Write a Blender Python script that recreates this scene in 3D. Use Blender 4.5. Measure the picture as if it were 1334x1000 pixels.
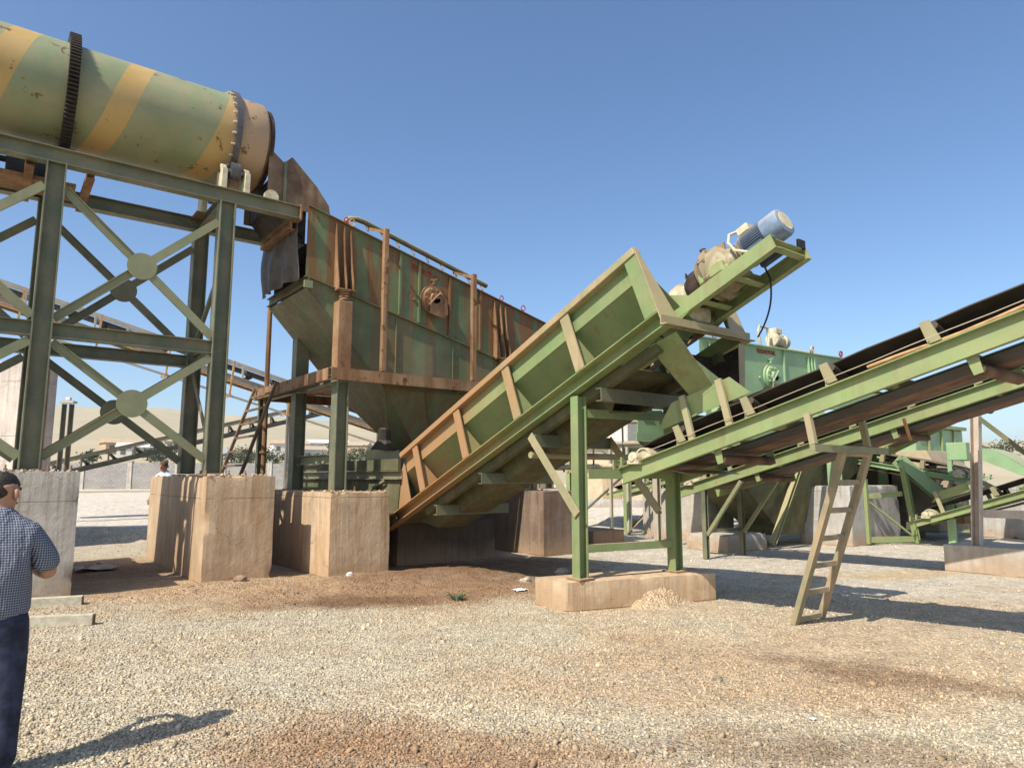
import bpy, bmesh, math, random
import numpy as np
from mathutils import Vector as V, Matrix, noise as mnoise
random.seed(7); np.random.seed(7)
PI = math.pi
sc = bpy.context.scene
COL = sc.collection
for o in list(bpy.data.objects): bpy.data.objects.remove(o)

# ------------------------------------------------------------------ camera, sky, sun, exposure
# the plant is laid out square to the axes: x runs along the drum and screen, y along the conveyors
cam_d = bpy.data.cameras.new('camera'); cam = bpy.data.objects.new('camera', cam_d); COL.objects.link(cam)
cam.location = (0, 0, 1.65)
PITCH = math.atan(122 / 900)
cam.rotation_euler = (PI / 2 + PITCH, 0, math.radians(-37.5))
cam_d.sensor_fit = 'HORIZONTAL'; cam_d.sensor_width = 36.0
cam_d.lens = 36.0 * 900 / 1334
cam_d.clip_start = 0.05; cam_d.clip_end = 8000
sc.camera = cam

SUN_EL, SUN_H = math.radians(49), math.radians(12)      # light travels along +x, a touch towards +y
world = bpy.data.worlds.new('World'); sc.world = world; world.use_nodes = True
wn = world.node_tree; wn.nodes.clear()
w_out = wn.nodes.new('ShaderNodeOutputWorld'); w_bg = wn.nodes.new('ShaderNodeBackground')
sky = wn.nodes.new('ShaderNodeTexSky'); sky.sky_type = 'NISHITA'; sky.sun_disc = False
sky.sun_elevation = SUN_EL; sky.sun_rotation = math.radians(270) - SUN_H
sky.altitude = 700; sky.air_density = 1.0; sky.dust_density = 2.2; sky.ozone_density = 2.5
w_hs = wn.nodes.new('ShaderNodeHueSaturation'); w_hs.inputs['Saturation'].default_value = 1.1
wn.links.new(sky.outputs[0], w_hs.inputs['Color']); wn.links.new(w_hs.outputs[0], w_bg.inputs[0]); w_bg.inputs[1].default_value = 0.15
wn.links.new(w_bg.outputs[0], w_out.inputs[0])
sun_d = bpy.data.lights.new('sun', 'SUN'); sun_d.energy = 5.0; sun_d.angle = math.radians(0.5); sun_d.color = (1.0, 0.93, 0.82)
sun = bpy.data.objects.new('sun', sun_d); COL.objects.link(sun)
ld = V((math.cos(SUN_EL) * math.cos(SUN_H), math.cos(SUN_EL) * math.sin(SUN_H), -math.sin(SUN_EL)))
sun.rotation_euler = ld.to_track_quat('-Z', 'Y').to_euler(); sun.location = (-20, 0, 30)
sc.view_settings.view_transform = 'Standard'; sc.view_settings.look = 'None'
sc.view_settings.exposure = 0.35; sc.view_settings.gamma = 1.0; sc.view_settings.use_curve_mapping = False

# ------------------------------------------------------------------ materials
class NT:
    def __init__(s, name):
        s.m = bpy.data.materials.new(name); s.m.use_nodes = True
        s.t = s.m.node_tree; s.n = s.t.nodes; s.n.clear()
        s.out = s.n.new('ShaderNodeOutputMaterial'); s.b = s.n.new('ShaderNodeBsdfPrincipled')
        s.t.links.new(s.b.outputs[0], s.out.inputs[0])
        s.pos = s.n.new('ShaderNodeNewGeometry')
    def link(s, a, b): s.t.links.new(a, b)
    def val(s, sock, v):
        if hasattr(v, 'is_linked') or isinstance(v, bpy.types.NodeSocket): s.link(v, sock)
        else: sock.default_value = v
    def scale(s, vec, sc_):
        n = s.n.new('ShaderNodeVectorMath'); n.operation = 'MULTIPLY'; s.link(vec, n.inputs[0]); n.inputs[1].default_value = sc_; return n.outputs[0]
    def noise(s, vec, scale, detail=5, rough=.6, out=0):
        n = s.n.new('ShaderNodeTexNoise'); s.link(vec, n.inputs['Vector'])
        n.inputs['Scale'].default_value = scale; n.inputs['Detail'].default_value = detail; n.inputs['Roughness'].default_value = rough
        return n.outputs[out]
    def vor(s, vec, scale, feat='F1', out='Distance'):
        n = s.n.new('ShaderNodeTexVoronoi'); n.feature = feat; s.link(vec, n.inputs['Vector']); n.inputs['Scale'].default_value = scale
        return n.outputs[out]
    def ramp(s, f, a, b, c0=0., c1=1.):
        n = s.n.new('ShaderNodeMapRange'); n.interpolation_type = 'SMOOTHSTEP'; s.val(n.inputs[0], f)
        n.inputs[1].default_value = a; n.inputs[2].default_value = b; n.inputs[3].default_value = c0; n.inputs[4].default_value = c1
        return n.outputs[0]
    def math(s, op, a, b=0.):
        n = s.n.new('ShaderNodeMath'); n.operation = op; s.val(n.inputs[0], a); s.val(n.inputs[1], b); return n.outputs[0]
    def mix(s, f, a, b):
        n = s.n.new('ShaderNodeMix'); n.data_type = 'RGBA'; s.val(n.inputs[0], f)
        for k, c in ((6, a), (7, b)):
            if isinstance(c, tuple): n.inputs[k].default_value = (c[0], c[1], c[2], 1)
            else: s.link(c, n.inputs[k])
        return n.outputs[2]
    def mixv(s, a, b, f):
        return s.math('ADD', s.math('MULTIPLY', a, s.math('SUBTRACT', 1., f)), s.math('MULTIPLY', b, f))
    def sep(s, vec):
        n = s.n.new('ShaderNodeSeparateXYZ'); s.link(vec, n.inputs[0]); return n.outputs
    def bump(s, h, strength, dist=.02):
        n = s.n.new('ShaderNodeBump'); n.inputs['Strength'].default_value = strength; n.inputs['Distance'].default_value = dist
        s.link(h, n.inputs['Height']); s.link(n.outputs[0], s.b.inputs['Normal'])
    def done(s, col, rough=.6, metal=0., spec=.3):
        s.val(s.b.inputs['Base Color'], col if not isinstance(col, tuple) else (*col, 1))
        s.val(s.b.inputs['Roughness'], rough); s.val(s.b.inputs['Metallic'], metal)
        s.b.inputs['Specular IOR Level'].default_value = spec
        return s.m

RUST = (.17, .07, .03); DUST = (.46, .33, .2)
def paint(name, col, rust=.25, streak=.3, dust=.6, mud=None, rustcol=RUST, dustcol=DUST, rough=.5, film=.12, wide=0.):
    t = NT(name); p = t.pos.outputs['Position']; nz = t.sep(t.pos.outputs['Normal'])[2]
    tone = t.noise(p, 1.1, 4); c = t.mix(t.ramp(tone, .3, .7), tuple(x * .84 for x in col), tuple(min(1, x * 1.1) for x in col))
    fine = t.noise(p, 14, 6, .7)
    # a thin film of yard dust over everything
    c = t.mix(t.ramp(t.noise(p, 2.3, 6, .65), .3, .75, film * .4, film * 2.2), c, dustcol)
    # rain streaks of rust running down
    st = t.noise(t.scale(p, (7, 7, .55)), 1.0, 5, .6)
    big = t.noise(p, .9, 3)
    sm = t.math('MULTIPLY', t.ramp(st, .50, .68), t.ramp(big, .35, .62))
    c = t.mix(t.math('MULTIPLY', sm, streak), c, rustcol)
    if wide:
        wm = t.math('MULTIPLY', t.ramp(t.noise(t.scale(p, (3.4, 3.4, .28)), 1.0, 6, .62), .455, .535), t.ramp(fine, .2, .6, .6, 1.))
        c = t.mix(t.math('MULTIPLY', wm, wide), c, tuple(x * .85 for x in rustcol))
    # chips and patches down to rusty steel
    ch = t.noise(p, 5.5, 9, .72)
    cm = t.ramp(ch, .68 - .12 * rust, .71 - .10 * rust)
    rc = t.mix(t.ramp(fine, .35, .65), tuple(x * .55 for x in rustcol), tuple(x * 1.5 for x in rustcol))
    c = t.mix(t.math('MULTIPLY', cm, min(1, .35 + rust)), c, rc)
    # dust lying on faces that look up
    up = t.math('MULTIPLY', t.ramp(nz, .25, .8), t.ramp(t.noise(p, 6, 5), .2, .6, .55, 1.0))
    c = t.mix(t.math('MULTIPLY', up, dust), c, dustcol)
    if mud:      # (axis, from, to, amount): dried mud splashed towards one end
        ax, a, b, amt = mud
        g = t.ramp(t.math('ADD', t.sep(p)[ax], t.math('MULTIPLY', t.math('SUBTRACT', t.noise(p, 1.6, 5), .5), 3.0)), a, b)
        mm = t.math('MULTIPLY', g, t.ramp(t.noise(t.scale(p, (6, 6, .8)), 1.3, 6, .7), .22, .5, .35, 1.))
        c = t.mix(t.math('MULTIPLY', mm, amt), c, (.36, .2, .095))
    r = t.ramp(fine, .3, .7, rough - .1, rough + .2)
    t.bump(t.math('ADD', t.math('MULTIPLY', fine, .5), t.math('MULTIPLY', ch, .8)), .25, .01)
    return t.done(c, r, 0., .35)

def concrete(name, col, mudcol, mud=.5, dark=.5, rough=.85):
    t = NT(name); p = t.pos.outputs['Position']
    a = t.noise(p, 1.2, 6, .65); b = t.noise(p, 9, 8, .7)
    c = t.mix(t.ramp(a, .3, .7), tuple(x * .8 for x in col), tuple(min(1, x * 1.12) for x in col))
    st = t.noise(t.scale(p, (5, 5, .5)), 1.2, 6, .65)
    c = t.mix(t.math('MULTIPLY', t.ramp(st, .42, .68), mud), c, mudcol)
    c = t.mix(t.math('MULTIPLY', t.ramp(t.noise(p, 3.1, 8, .7), .58, .72), dark), c, tuple(x * .5 for x in mudcol))
    z = t.sep(p)[2]
    low = t.ramp(t.math('ADD', z, t.math('MULTIPLY', t.math('SUBTRACT', a, .5), .7)), .45, 0.)
    c = t.mix(t.math('MULTIPLY', low, .6), c, (.40, .26, .145))
    # form-board grain, lift joints, drips from the top, hairline cracks and pores
    grain = t.noise(t.scale(p, (16, 16, .7)), 1.0, 4, .6)
    c = t.mix(t.ramp(grain, .45, .75, 0, .38), c, tuple(x * .75 for x in mudcol))
    c = t.mix(t.ramp(t.noise(p, 2.7, 7, .7), .55, .72, 0, .45), c, tuple(min(.8, x * 1.3) for x in col))
    wv = t.math('PINGPONG', t.math('ADD', z, t.math('MULTIPLY', a, .02)), .66)
    line = t.math('MULTIPLY', t.ramp(wv, .010, .002), t.ramp(t.noise(p, 1.7, 3), .4, .5))
    vr = t.n.new('ShaderNodeTexVoronoi'); vr.feature = 'DISTANCE_TO_EDGE'; vr.inputs['Scale'].default_value = .9
    wp = t.n.new('ShaderNodeVectorMath'); wp.operation = 'ADD'; t.link(p, wp.inputs[0]); t.link(t.scale(t.noise(p, 4, 6, .7, 1), (.35, .35, .35)), wp.inputs[1]); t.link(wp.outputs[0], vr.inputs['Vector'])
    crack = t.math('MULTIPLY', t.ramp(vr.outputs['Distance'], .006, .001), t.ramp(t.noise(p, 1.3, 2), .54, .6))
    drip = t.math('MULTIPLY', t.ramp(t.noise(t.scale(p, (11, 11, .25)), 1.0, 5, .65), .52, .66), t.ramp(t.math('ADD', z, t.math('MULTIPLY', grain, .6)), 1.15, 1.65))
    c = t.mix(t.math('MULTIPLY', drip, dark * 1.6), c, tuple(x * .38 for x in mudcol))
    pores = t.ramp(t.vor(p, 13), .13, .04)
    pm = t.math('MULTIPLY', pores, t.ramp(t.noise(p, 2.2, 3), .48, .58))
    c = t.mix(t.math('MAXIMUM', t.math('MULTIPLY', line, .5), t.math('MULTIPLY', crack, .3)), c, tuple(x * .3 for x in mudcol))
    c = t.mix(t.math('MULTIPLY', pm, .65), c, tuple(x * .35 for x in mudcol))
    h = t.math('SUBTRACT', t.math('ADD', t.math('ADD', t.math('MULTIPLY', b, .9), t.math('MULTIPLY', a, 1.0)), t.math('MULTIPLY', grain, .5)), t.math('ADD', pm, t.math('MAXIMUM', line, crack)))
    t.bump(h, .5, .025)
    return t.done(c, rough, 0, .2)

def plain(name, col, var=.2, scale=6, rough=.6, metal=0., dust=0., bump=.15, spec=.3, dustcol=DUST):
    t = NT(name); p = t.pos.outputs['Position']; n = t.noise(p, scale, 6, .65)
    c = t.mix(t.ramp(n, .3, .7), tuple(x * (1 - var) for x in col), tuple(min(1, x * (1 + var)) for x in col))
    if dust:
        nz = t.sep(t.pos.outputs['Normal'])[2]
        c = t.mix(t.math('MULTIPLY', t.math('ADD', t.ramp(nz, .1, .8, .12, 1.), 0.), dust), c, dustcol)
    if bump: t.bump(n, bump, .01)
    return t.done(c, rough, metal, spec)

M = {}
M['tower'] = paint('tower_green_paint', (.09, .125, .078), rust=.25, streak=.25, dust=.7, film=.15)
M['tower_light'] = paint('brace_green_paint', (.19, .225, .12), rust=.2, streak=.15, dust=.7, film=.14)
M['screen'] = paint('rusty_screen_paint', (.085, .145, .06), rust=.75, streak=1.0, dust=.9, rustcol=(.22, .092, .032), film=.1, wide=.9)
M['hopper'] = paint('hopper_green_paint', (.085, .135, .06), rust=.4, streak=.7, dust=.9, rustcol=(.19, .09, .04), film=.12, wide=.45)
M['rusty'] = paint('rusty_steel', (.23, .115, .045), rust=.8, streak=.9, dust=.8, rustcol=(.11, .045, .02), film=.2, rough=.75, wide=.35)
M['under'] = paint('mud_and_shade_green_paint', (.07, .098, .042), rust=.5, streak=.6, dust=.7, rustcol=(.1, .055, .028), film=.12, wide=.3, rough=.8)  # muddy green paint, darkened further to carry the shade beneath the machines
M['trough'] = paint('trough_green_paint', (.155, .25, .095), rust=.3, streak=.35, dust=.9, mud=(1, 7.6, 10.6, .9), film=.14)
M['gear'] = paint('mottled_cream_paint', (.32, .31, .19), rust=1.0, streak=.7, dust=.4, rustcol=(.12, .075, .045), film=.2, wide=.5)
M['dusty_leg'] = paint('dusty_drab_leg_paint', (.20, .205, .12), rust=.25, streak=.2, dust=.8, film=.4)
M['trough_low'] = paint('trough_lower_paint', (.14, .23, .085), rust=.25, streak=.75, dust=.9, mud=(1, 9.6, 11.6, .7), film=.1, rustcol=(.17, .115, .055))
M['dark_rust'] = paint('dark_rusty_steel', (.085, .05, .03), rust=.6, streak=.6, dust=.5, rustcol=(.1, .045, .022), film=.2, rough=.75)  # darker copy of rusty; puts the drum's shade into the chute plates
M['ring'] = plain('dark_worn_ring_steel', (.10, .10, .105), .3, 10, .5, .5, .15)
M['trough_rib'] = paint('dusty_rib_paint', (.24, .27, .13), rust=.25, streak=.3, dust=.95, mud=(1, 6.3, 9.3, .95), film=.4)
M['belt_green'] = paint('conveyor_green_paint', (.205, .295, .115), rust=.3, streak=.3, dust=.85, film=.14)
M['bracket'] = paint('idler_bracket_paint', (.255, .285, .15), rust=.12, streak=.1, dust=.85, film=.3)
M['new_green'] = paint('bright_green_paint', (.25, .41, .22), rust=.02, streak=.04, dust=.5, film=.07)
M['far_grey'] = paint('pale_grey_paint', (.42, .42, .36), rust=.3, streak=.3, dust=.6, film=.35)
M['far_dark'] = paint('dark_grey_paint', (.09, .1, .08), rust=.2, streak=.2, dust=.5)
M['dark'] = plain('dark_greasy_steel', (.022, .018, .014), .5, 12, .6, .0, .12)
M['black_rust'] = plain('black_rusty_steel', (.045, .03, .022), .5, 8, .7)
M['steel'] = plain('worn_steel', (.30, .28, .25), .3, 10, .38, .8, .2)
M['rubber'] = plain('black_belt_rubber', (.02, .019, .018), .45, 5, .6, 0, .28, .1)
M['belt_back'] = plain('dusty_belt_back', (.14, .08, .05), .5, 3.5, .8, 0, 0)
M['curtain'] = plain('grey_rubber_curtain', (.1, .085, .07), .4, 4, .5, 0, .3, .2)
M['cream'] = plain('dusty_cream_casting', (.52, .48, .33), .25, 9, .65, 0, .5, .3)
M['motor'] = plain('blue_motor_paint', (.045, .085, .15), .3, 9, .5, 0, .6, .1, .4, (.52, .47, .4))
M['motor_grey'] = plain('pale_blue_motor_cover', (.13, .205, .30), .3, 7, .5, 0, .6, .15, .4, (.46, .42, .36))
M['conc_b'] = concrete('dusty_beige_concrete', (.54, .41, .27), (.40, .25, .13), .7, .2)
M['conc_w'] = concrete('pale_concrete', (.50, .465, .40), (.38, .29, .2), .35, .3)
M['conc_g'] = concrete('grey_concrete', (.47, .45, .41), (.34, .29, .23), .3, .25)
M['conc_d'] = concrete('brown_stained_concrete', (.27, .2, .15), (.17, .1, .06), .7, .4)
M['conc_shade'] = concrete('shade_dark_concrete', (.11, .08, .055), (.07, .045, .03), .6, .4)  # concrete darkened so that deep shade sits in its colour
M['conc_p'] = concrete('pinkish_pier_concrete', (.62, .55, .48), (.4, .28, .22), .3, .2)
M['orange_pipe'] = plain('orange_conduit', (.50, .28, .12), .3, 9, .6, 0, .3)
M['wood'] = plain('pale_greyed_wood', (.46, .42, .31), .2, 14, .8)
M['white'] = plain('dusty_white_paint', (.66, .63, .57), .12, 5, .7)
M['beige_wall'] = plain('beige_render', (.62, .5, .33), .1, 3, .85)
M['sheet_white'] = plain('white_sheet', (.75, .75, .74), .1, 8, .5)
M['cable'] = plain('black_cable', (.02, .018, .02), .2, 10, .5)
M['red'] = plain('faded_red_paint', (.34, .055, .04), .35, 20, .6)
M['pinkpaint'] = plain('primer_pink_paint', (.55, .47, .40), .12, 6, .7)
M['skin'] = plain('skin', (.42, .23, .15), .1, 30, .5)
M['hair'] = plain('black_hair', (.035, .027, .021), .7, 70, .5)
M['jeans'] = plain('dark_blue_denim', (.03, .036, .065), .5, 10, .85, bump=.4)
M['shoe'] = plain('dark_shoe_leather', (.03, .025, .02), .3, 20, .45)
M['blue_shirt'] = plain('pale_blue_cotton', (.45, .52, .62), .12, 20, .8)
M['brown_cap'] = plain('brown_cloth_cap', (.11, .06, .045), .3, 30, .85)
M['leaf'] = plain('grey_green_leaf', (.07, .12, .05), .4, 30, .7)
M['leaf_far'] = plain('dark_tree_leaf', (.045, .07, .03), .4, 3, .8)
M['bark'] = plain('brown_bark', (.1, .07, .045), .3, 10, .9)
M['pipe_blue'] = plain('blue_grey_pipe', (.12, .14, .2), .3, 6, .5, 0, .3)

def mat_drum():
    t = NT('striped_drum_paint'); p = t.pos.outputs['Position']; x, y, z = t.sep(p)
    th = t.math('ARCTAN2', t.math('SUBTRACT', z, 8.0), t.math('SUBTRACT', y, 13.2))
    u = t.math('FRACT', t.math('ADD', t.math('ADD', t.math('DIVIDE', x, 1.65), t.math('DIVIDE', th, 2 * PI)), 3.10 + .004))
    d = t.math('ABSOLUTE', t.math('SUBTRACT', u, .5))
    mask = t.ramp(t.math('ADD', d, t.math('MULTIPLY', t.math('SUBTRACT', t.noise(p, 9, 5, .7), .5), .006)), .117, .112)
    fine = t.noise(p, 14, 6, .7); big = t.noise(p, 1.2, 5)
    g = t.mix(t.ramp(big, .3, .7), (.155, .215, .11), (.20, .265, .145))
    c = t.mix(mask, g, t.mix(t.ramp(big, .3, .7), (.38, .245, .06), (.47, .32, .10)))
    c = t.mix(t.ramp(t.math('ADD', x, t.math('MULTIPLY', big, .1)), 3.12, 3.22), c, (.4, .27, .155))
    c = t.mix(t.ramp(t.noise(p, 2.3, 6), .3, .75, .12, .42), c, DUST)
    band = t.ramp(t.noise(t.scale(p, (3.2, .3, .3)), 1.0, 3), .5, .75, 0, .25)
    c = t.mix(band, c, (.34, .22, .12))
    ch = t.noise(p, 4.2, 7, .66)
    c = t.mix(t.ramp(ch, .625, .645, 0, .85), c, (.13, .055, .03))
    t.bump(t.math('ADD', t.math('MULTIPLY', fine, .4), ch), .2, .01)
    return t.done(c, t.ramp(fine, .3, .7, .4, .6), 0, .35)
M['drum'] = mat_drum()

def mat_shirt():
    t = NT('checked_shirt'); tc = t.n.new('ShaderNodeTexCoord'); x, y, z = t.sep(tc.outputs['Object'])
    def ln(s, per, w): return t.ramp(t.math('ABSOLUTE', t.math('SUBTRACT', t.math('FRACT', t.math('DIVIDE', s, per)), .5)), w, w + .06)
    a = ln(t.math('ADD', x, t.math('MULTIPLY', y, .6)), .0145, .30); b = ln(z, .0145, .30)
    m = t.math('MAXIMUM', a, b)
    c = t.mix(m, (.028, .034, .06), (.25, .27, .32))
    n = t.noise(t.scale(t.pos.outputs['Position'], (1, 1, .55)), 9, 3); t.bump(n, .9, .05)
    return t.done(c, .85, 0, .2)
M['shirt'] = mat_shirt()

def mat_block_wall():
    t = NT('grey_block_wall'); p = t.pos.outputs['Position']; tc = t.n.new('ShaderNodeTexCoord')
    br = t.n.new('ShaderNodeTexBrick'); t.link(tc.outputs['Object'], br.inputs['Vector'])
    mp = t.n.new('ShaderNodeMapping'); t.link(tc.outputs['Object'], mp.inputs[0]); mp.inputs['Rotation'].default_value = (-PI / 2, 0, 0); t.link(mp.outputs[0], br.inputs['Vector'])
    br.inputs['Scale'].default_value = 1.0; br.inputs['Brick Width'].default_value = .42; br.inputs['Row Height'].default_value = .22; br.inputs['Mortar Size'].default_value = .018
    br.inputs['Color1'].default_value = (.27, .26, .25, 1); br.inputs['Color2'].default_value = (.35, .335, .32, 1); br.inputs['Mortar'].default_value = (.2, .18, .16, 1)
    n = t.noise(p, .8, 5); c = t.mix(t.ramp(n, .35, .7, 0, .35), br.outputs[0], (.42, .37, .3))
    return t.done(c, .9, 0, .1)
M['block_wall'] = mat_block_wall()

# ------------------------------------------------------------------ mesh helpers
def frame(d, up=(0, 0, 1)):
    d = V(d).normalized(); up = V(up)
    if abs(d.dot(up.normalized())) > .999: up = V((0, 1, 0)) if abs(d.y) < .9 else V((1, 0, 0))
    s = d.cross(up).normalized(); u = s.cross(d).normalized()
    return s, u, d
def profile(kind, w, h, t):
    a, b = w / 2, h / 2
    if kind == 'I': return [(-a, -b), (a, -b), (a, -b + t), (t / 2, -b + t), (t / 2, b - t), (a, b - t), (a, b), (-a, b), (-a, b - t), (-t / 2, b - t), (-t / 2, -b + t), (-a, -b + t)]
    if kind == 'C': return [(-a, -b), (a, -b), (a, -b + t), (-a + t, -b + t), (-a + t, b - t), (a, b - t), (a, b), (-a, b)]     # opens towards +side
    if kind == 'D': return [(-x, y) for x, y in reversed(profile('C', w, h, t))]                                           # opens towards -side
    if kind == 'L': return [(-a, -b), (a, -b), (a, -b + t), (-a + t, -b + t), (-a + t, b), (-a, b)]
    return [(-a, -b), (a, -b), (a, b), (-a, b)]
class MB:
    def __init__(s): s.v = []; s.f = []; s.sm = []
    def add(s, vs, fs, smooth=False):
        o = len(s.v); s.v += [tuple(v) for v in vs]; s.f += [tuple(i + o for i in f) for f in fs]; s.sm += [smooth] * len(fs); return s
    def box(s, c, size, rz=0., ry=0.):
        c = V(c); R = Matrix.Rotation(rz, 3, 'Z') @ Matrix.Rotation(ry, 3, 'Y'); h = V(size) / 2
        vs = [c + R @ V((x * h.x, y * h.y, z * h.z)) for z in (-1, 1) for x, y in ((-1, -1), (1, -1), (1, 1), (-1, 1))]
        return s.add(vs, [(3, 2, 1, 0), (4, 5, 6, 7), (0, 1, 5, 4), (1, 2, 6, 5), (2, 3, 7, 6), (3, 0, 4, 7)])
    def b2(s, a, b): return s.box(((a[0] + b[0]) / 2, (a[1] + b[1]) / 2, (a[2] + b[2]) / 2), (abs(b[0] - a[0]), abs(b[1] - a[1]), abs(b[2] - a[2])))
    def beam(s, p0, p1, w, h, kind='box', t=.014, up=(0, 0, 1)):
        p0, p1 = V(p0), V(p1); sd, u, d = frame(p1 - p0, up); pr = profile(kind, w, h, t); n = len(pr)
        vs = [p + sd * a + u * b for p in (p0, p1) for a, b in pr]
        fs = [tuple(range(n - 1, -1, -1)), tuple(range(n, 2 * n))] + [(i, (i + 1) % n, n + (i + 1) % n, n + i) for i in range(n)]
        # side = d x up, so the loop (side, up) runs clockwise seen along d: flip
        fs = [tuple(reversed(f)) for f in fs]
        return s.add(vs, fs)
    def prism(s, pts, vec):
        pts = [V(p) for p in pts]; vec = V(vec); n = len(pts)
        nrm = V((0, 0, 0))
        for i in range(n): nrm += pts[i].cross(pts[(i + 1) % n])
        if nrm.dot(vec) > 0: pts.reverse()
        vs = pts + [p + vec for p in pts]
        fs = [tuple(range(n)), tuple(range(2 * n - 1, n - 1, -1))] + [((i + 1) % n, i, n + i, n + (i + 1) % n) for i in range(n)]
        return s.add(vs, fs)
    def rev(s, p0, axis, prof, n=24, smooth=True, up=(0, 0, 1)):      # prof: (distance along axis, radius)
        p0 = V(p0); sd, u, d = frame(axis, up); k = len(prof); vs = []
        for a, r in prof:
            for i in range(n):
                t = 2 * PI * i / n; vs.append(p0 + d * a + (sd * math.cos(t) + u * math.sin(t)) * r)
        fs = []
        for j in range(k - 1):
            for i in range(n):
                i2 = (i + 1) % n; fs.append((j * n + i2, j * n + i, (j + 1) * n + i, (j + 1) * n + i2))
        s.add(vs, fs, smooth)
        o = len(s.v) - len(vs)
        if prof[0][1] > 1e-5: s.f.append(tuple(o + i for i in range(n))); s.sm.append(False)
        if prof[-1][1] > 1e-5: s.f.append(tuple(o + (k - 1) * n + i for i in range(n - 1, -1, -1))); s.sm.append(False)
        return s
    def cyl(s, p0, p1, r, n=16, r1=None):
        d = V(p1) - V(p0); return s.rev(p0, d, [(0, r), (d.length, r if r1 is None else r1)], n)
    def tube(s, pts, r, n=10):
        pts = [V(p) for p in pts]; vs = []; m = len(pts); ref = None
        for i, p in enumerate(pts):
            d = (pts[min(i + 1, m - 1)] - pts[max(i - 1, 0)]).normalized()
            if ref is None: ref = d.orthogonal().normalized()
            ref = (ref - d * ref.dot(d)).normalized(); b = d.cross(ref)
            rr = r[i] if isinstance(r, (list, tuple)) else r
            for k in range(n): t = 2 * PI * k / n; vs.append(p + (ref * math.cos(t) + b * math.sin(t)) * rr)
        fs = [(j * n + k, j * n + (k + 1) % n, (j + 1) * n + (k + 1) % n, (j + 1) * n + k) for j in range(m - 1) for k in range(n)]
        o = len(s.v); s.add(vs, fs, True); s.f += [tuple(o + k for k in range(n - 1, -1, -1)), tuple(o + (m - 1) * n + k for k in range(n))]; s.sm += [False, False]
        return s
    def sheet(s, rows, th):                      # rows of points -> a thin slab with real thickness
        R, C = len(rows), len(rows[0]); g = [[V(p) for p in r] for r in rows]; nn = []
        for i in range(R):
            for j in range(C):
                a = g[min(i + 1, R - 1)][j] - g[max(i - 1, 0)][j]; b = g[i][min(j + 1, C - 1)] - g[i][max(j - 1, 0)]
                nn.append(a.cross(b).normalized())
        top = [g[i][j] for i in range(R) for j in range(C)]; bot = [top[k] - nn[k] * th for k in range(R * C)]; N = R * C
        fs = []
        for i in range(R - 1):
            for j in range(C - 1):
                a, b, c, d = i * C + j, (i + 1) * C + j, (i + 1) * C + j + 1, i * C + j + 1
                fs += [(a, b, c, d), (N + d, N + c, N + b, N + a)]
        rim = [(0, j) for j in range(C)] + [(i, C - 1) for i in range(1, R)] + [(R - 1, j) for j in range(C - 2, -1, -1)] + [(i, 0) for i in range(R - 2, 0, -1)]
        rim = [i * C + j for i, j in rim]
        fs += [(rim[k], rim[(k + 1) % len(rim)], N + rim[(k + 1) % len(rim)], N + rim[k]) for k in range(len(rim))]
        return s.add(top + bot, fs, True)
    def off(s, d): s.v = [(x + d[0], y + d[1], z + d[2]) for x, y, z in s.v]; return s
def origin(o):
    v = V((0, 0, 0))
    while o: v += o.location; o = o.parent
    return v
def obj(name, mb, mat, parent=None, bevel=0., kind=None, at=None):
    me = bpy.data.meshes.new(name); base = V(at) if at is not None else (origin(parent) if parent else V((0, 0, 0)))
    me.from_pydata([tuple(V(v) - base) for v in mb.v], [], mb.f); me.polygons.foreach_set('use_smooth', mb.sm)
    if any(mb.sm): me.set_sharp_from_angle(angle=math.radians(38))
    me.materials.append(M[mat] if isinstance(mat, str) else mat); me.update()
    o = bpy.data.objects.new(name, me); COL.objects.link(o)
    if parent:
        o.parent = parent
        if at is not None: o.location = base - origin(parent)
    elif at is not None: o.location = base
    if bevel:
        b = o.modifiers.new('bevel', 'BEVEL'); b.width = bevel; b.segments = 1; b.limit_method = 'ANGLE'
    if kind: o['kind'] = kind
    return o
def tag(o, label=None, cat=None, group=None, kind=None):
    for k, v in (('label', label), ('category', cat), ('group', group), ('kind', kind)):
        if v: o[k] = v
    return o
def thing(name, label, cat, loc=(0, 0, 0), rz=0., group=None):
    o = bpy.data.objects.new(name, None); COL.objects.link(o); o.location = loc; o.rotation_euler = (0, 0, rz); o.empty_display_size = .2
    return tag(o, label, cat, group)
def copy_tree(o, parent=None, loc=None):
    c = o.copy(); COL.objects.link(c)
    if parent: c.parent = parent
    if loc is not None: c.location = loc
    for ch in list(o.children): copy_tree(ch, c)
    return c
def clone_part(src, parent, shift):              # an alike part sharing its mesh
    c = src.copy(); COL.objects.link(c); c.parent = parent; c.location = src.location + V(shift)
    for ch in list(src.children): copy_tree(ch, c)
    return c
def mesh_of(o):
    dg = bpy.context.evaluated_depsgraph_get(); return bpy.data.meshes.new_from_object(o.evaluated_get(dg))

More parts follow.
